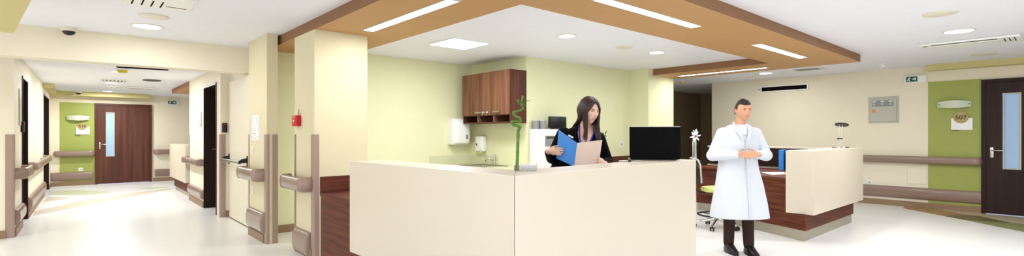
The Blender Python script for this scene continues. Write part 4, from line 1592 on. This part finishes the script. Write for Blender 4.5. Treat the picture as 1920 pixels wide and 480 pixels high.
# hair: strands parted on top, hanging past the shoulders
bm = B()
HMi = HM
rings = []
for i in range(1, 20):
    th = PI * .60 * i / 20
    ring = []
    for k in range(40):
        ph = 2 * PI * k / 40
        d = Vector((math.sin(th) * math.cos(ph), math.sin(th) * math.sin(ph), math.cos(th)))
        # keep the face open: pull the shell inside the skull in front
        q = Vector((d.x * .083, d.y * .103 + .006, d.z * .121))
        if d.y < -.35 and d.z < .72:
            q = q * .80
        ring.append(HM @ q)
    rings.append(ring)
loft(bm, rings)
capn = obj('hair', bm, 'hair', wm, smooth=True, angle=80)
rnd = random.Random(3)
bm = B()
for s in (-1, 1):
    N = 58
    for i in range(N):
        u = i / (N - 1)                       # 0 front .. 1 back
        az = math.radians(50 + 130 * u)       # from the face direction round to the back
        start_y = -.70 + 1.35 * u
        pts = []
        # over the skull
        dtop = Vector((s * .04, start_y, math.sqrt(max(.02, 1 - start_y ** 2)))).normalized()
        dside = Vector((s * math.sin(az), -math.cos(az), -.05)).normalized()
        for j in range(7):
            f = j / 6
            d = (dtop.lerp(dside, f)).normalized()
            q = Vector((d.x * .086, d.y * .106 + .005, d.z * .123))
            pts.append(HM @ q)
        e = pts[-1]
        # hang
        front = (az < math.radians(72)) if s < 0 else (az < math.radians(112))
        Lh = rnd.uniform(.19, .25) if (front or s > 0) else rnd.uniform(.10, .2)
        out = Vector((e.x - HM.translation.x, e.y - HM.translation.y, 0))
        if out.length > 0:
            out.normalize()
        wv = rnd.uniform(-.008, .008)
        for j in range(1, 7):
            f = j / 6
            pull_in = -.012 * math.sin(PI * f)
            qq = e + Vector((0, 0, -Lh * f)) + out * pull_in + Vector((wv * math.sin(6 * f + i), wv * math.cos(5 * f), 0))
            # keep the strands outside the jacket and neck
            if not front:
                if qq.z < 1.42:
                    qq.y = max(qq.y, .02 + .9 * (1.42 - qq.z)) if qq.z > 1.34 else max(qq.y, .12)
                    if s < 0:
                        qq.x -= .45 * min(.09, 1.42 - qq.z)
            elif qq.z < 1.37:
                qq.y = min(qq.y, -.095 - (1.37 - qq.z) * .28)
            pts.append(qq)
        r0 = rnd.uniform(.0048, .0075)
        tube(bm, pts, [r0 * .7] + [r0] * (len(pts) - 4) + [r0 * .8, r0 * .55, .002], 7)
obj('hair_strands', bm, 'hair', capn, smooth=True, angle=80)

# open folder
fo = thing('folder', 'open folder with a blue cover and a beige cover held by the nurse', 'folder', (0, 0, 0))
fo.location = cam_pt(1079, 3.62, 1.08)


def fp(px, py, d):
    return cam_pt(px, d, None, py) - fo.location


def plate(name, c, m, th=.004):
    bm = B()
    n = (c[1] - c[0]).cross(c[3] - c[0]).normalized() * th / 2
    loft(bm, [[v + n for v in c], [v - n for v in c]])
    return obj(name, bm, m, fo)


plate('blue_cover', [fp(1047.5, 243.5, 3.80), fp(1082, 268, 3.60), fp(1076, 312, 3.55), fp(1043.5, 297, 3.75)], 'blue')
plate('beige_cover', [fp(1082.5, 268, 3.60), fp(1129, 262.5, 3.76), fp(1122, 309, 3.71), fp(1076.5, 312, 3.55)], 'pinkc')
plate('paper_sheets', [fp(1083.5, 269, 3.612), fp(1127, 264, 3.77), fp(1120, 308, 3.72), fp(1078, 311.5, 3.565)], 'paper', .006)

# --- the person in the white coat
pm = cam_pt(1387, 5.40, 0)
mn = thing('person', 'dark haired person in a long white coat standing with hands joined', 'person', pm, CAMROT)
HM2 = Matrix.Translation((.03, -.02, 1.562)) @ Matrix.Rotation(.02, 4, 'Z') @ Matrix.Rotation(.12, 4, 'X') @ Matrix.Scale(1.05, 4)
bm = B()
head_geo(bm, HM2, True)
capsule(bm, (.0, .03, 1.36), (.025, .005, 1.50), .056, .052)
rings_geo(bm, [(-.02, .02, .88, .16, .11), (-.02, .02, 1.0, .145, .10), (-.02, .02, 1.15, .165, .105), (-.01, .02, 1.28, .17, .095), (0, .02, 1.34, .11, .07), (0, .025, 1.40, .07, .06)])
LEG = ((-.10, .05), (.07, -.06))
for hx, fy in LEG:
    capsule(bm, (hx, .02, .88), (hx + .0, fy * .5, .48), .08, .056)
    capsule(bm, (hx, fy * .5, .48), (hx + .0, fy, .09), .055, .038)
for s in (-1, 1):
    capsule(bm, (s * .172, .02, 1.285), (s * .28, .0, 1.06), .044, .038)
    capsule(bm, (s * .28, .0, 1.06), (s * .10, -.20, 1.09), .038, .027)
hand_geo(bm, (-.115, -.20, 1.085), (.97, -.1, .0), (0, .85, -.5), 1.0, .35, 1, .06)
hand_geo(bm, (.085, -.235, 1.085), (-.97, -.08, .02), (0, .9, -.4), 1.0, .42, -1, .06)
bd = obj('body', bm, 'skin2', mn)
remesh(bd, .005, 2)
bm = B()
rings_geo(bm, [(.0, .01, .39, .315, .20), (.0, .01, .55, .29, .19), (-.0, .015, .75, .25, .17), (-.01, .02, .92, .215, .15), (-.01, .02, 1.04, .20, .14), (-.01, .02, 1.18, .215, .145),
               (-.005, .02, 1.29, .225, .125), (0, .02, 1.36, .18, .10), (0, .03, 1.41, .09, .075)], 36)
for s in (-1, 1):
    capsule(bm, (s * .180, .02, 1.31), (s * .29, .01, 1.07), .068, .064)
    capsule(bm, (s * .295, .01, 1.07), (s * .125, -.175, 1.085), .066, .048)
# soft folds in the skirt of the coat
for k, a in enumerate((-2.5, -2.1, -1.75, -1.35, -.95, -.6, .4, 1.2, 2.0, 2.7)):
    tube(bm, [(math.cos(a) * .20, .02 + math.sin(a) * .135, .95), (math.cos(a) * .245, .02 + math.sin(a) * .165, .72), (math.cos(a) * .298, .01 + math.sin(a) * .185, .41)], [.006, .014, .026], 10)
ct = obj('white_coat', bm, 'coat', mn)
remesh(ct, .008, 7)
# collar, front edge, buttons
for s in (-1, 1):
    bm = B()
    tube(bm, [(s * .055, .03, 1.435), (s * .075, -.04, 1.40), (s * .06, -.115, 1.33), (s * .02, -.142, 1.23)], [.010, .018, .022, .006], 10, .5)
    obj('lapel', bm, 'coat', mn, smooth=True)
obj('front_edge', tube(B(), [(.012, -.138, 1.23), (.015, -.142, 1.0), (.015, -.178, .72), (.015, -.205, .40)], .006, 8), 'coat', mn, smooth=True)
for z, y in ((1.18, -.138), (.95, -.145), (.80, -.166)):
    obj('button', ball(B(), (.0, y - .003, z), (.009, .004, .009), 8), 'offwhite', mn, smooth=True)
bm = B()
rings_geo(bm, [(0, -.095, 1.30, .035, .02), (0, -.075, 1.36, .042, .022), (.003, -.055, 1.385, .036, .016), (.004, -.045, 1.395, .02, .008)])
obj('shirt', bm, 'paper', mn, smooth=True)
bm = B()
for hx, fy in LEG:
    capsule(bm, (hx, .02, .80), (hx, fy * .5, .48), .085, .068)
    capsule(bm, (hx, fy * .5, .48), (hx, fy, .10), .066, .055)
tr = obj('trousers', bm, 'trouser', mn)
remesh(tr, .01, 4)
for hx, fy in LEG:
    bm = B()
    rings_geo(bm, [(hx, fy - .06, .0, .047, .145), (hx, fy - .06, .035, .047, .145), (hx, fy - .035, .065, .042, .11), (hx, fy, .105, .038, .05)])
    obj('shoe', bm, 'shoe', mn, smooth=True)
face_bits(mn, HM2, True)
# short hair shell
bm = B()
rings = []
for i in range(1, 30):
    th = PI * .66 * i / 30
    ring = []
    for k in range(60):
        ph = 2 * PI * k / 60
        d = Vector((math.sin(th) * math.cos(ph), math.sin(th) * math.sin(ph), math.cos(th)))
        face = max(0, min(1, (-d.y - .15) / .2))
        low = max(0, min(1, (.60 + .02 * math.cos(5 * ph) - d.z) / .14))
        back = max(0, min(1, (d.y - .05) / .5))
        under = max(0, min(1, ((.10 - .42 * back) - d.z) / .15))
        k_ = 1.085 + .008 * math.sin(13 * ph + 7 * th) - .24 * max(face * low, under)
        q = Vector((d.x * .074, d.y * .096 + .004, d.z * .114)) * k_
        ring.append(HM2 @ q)
    rings.append(ring)
loft(bm, rings)
obj('hair', bm, 'hairm', mn, smooth=True, angle=80)
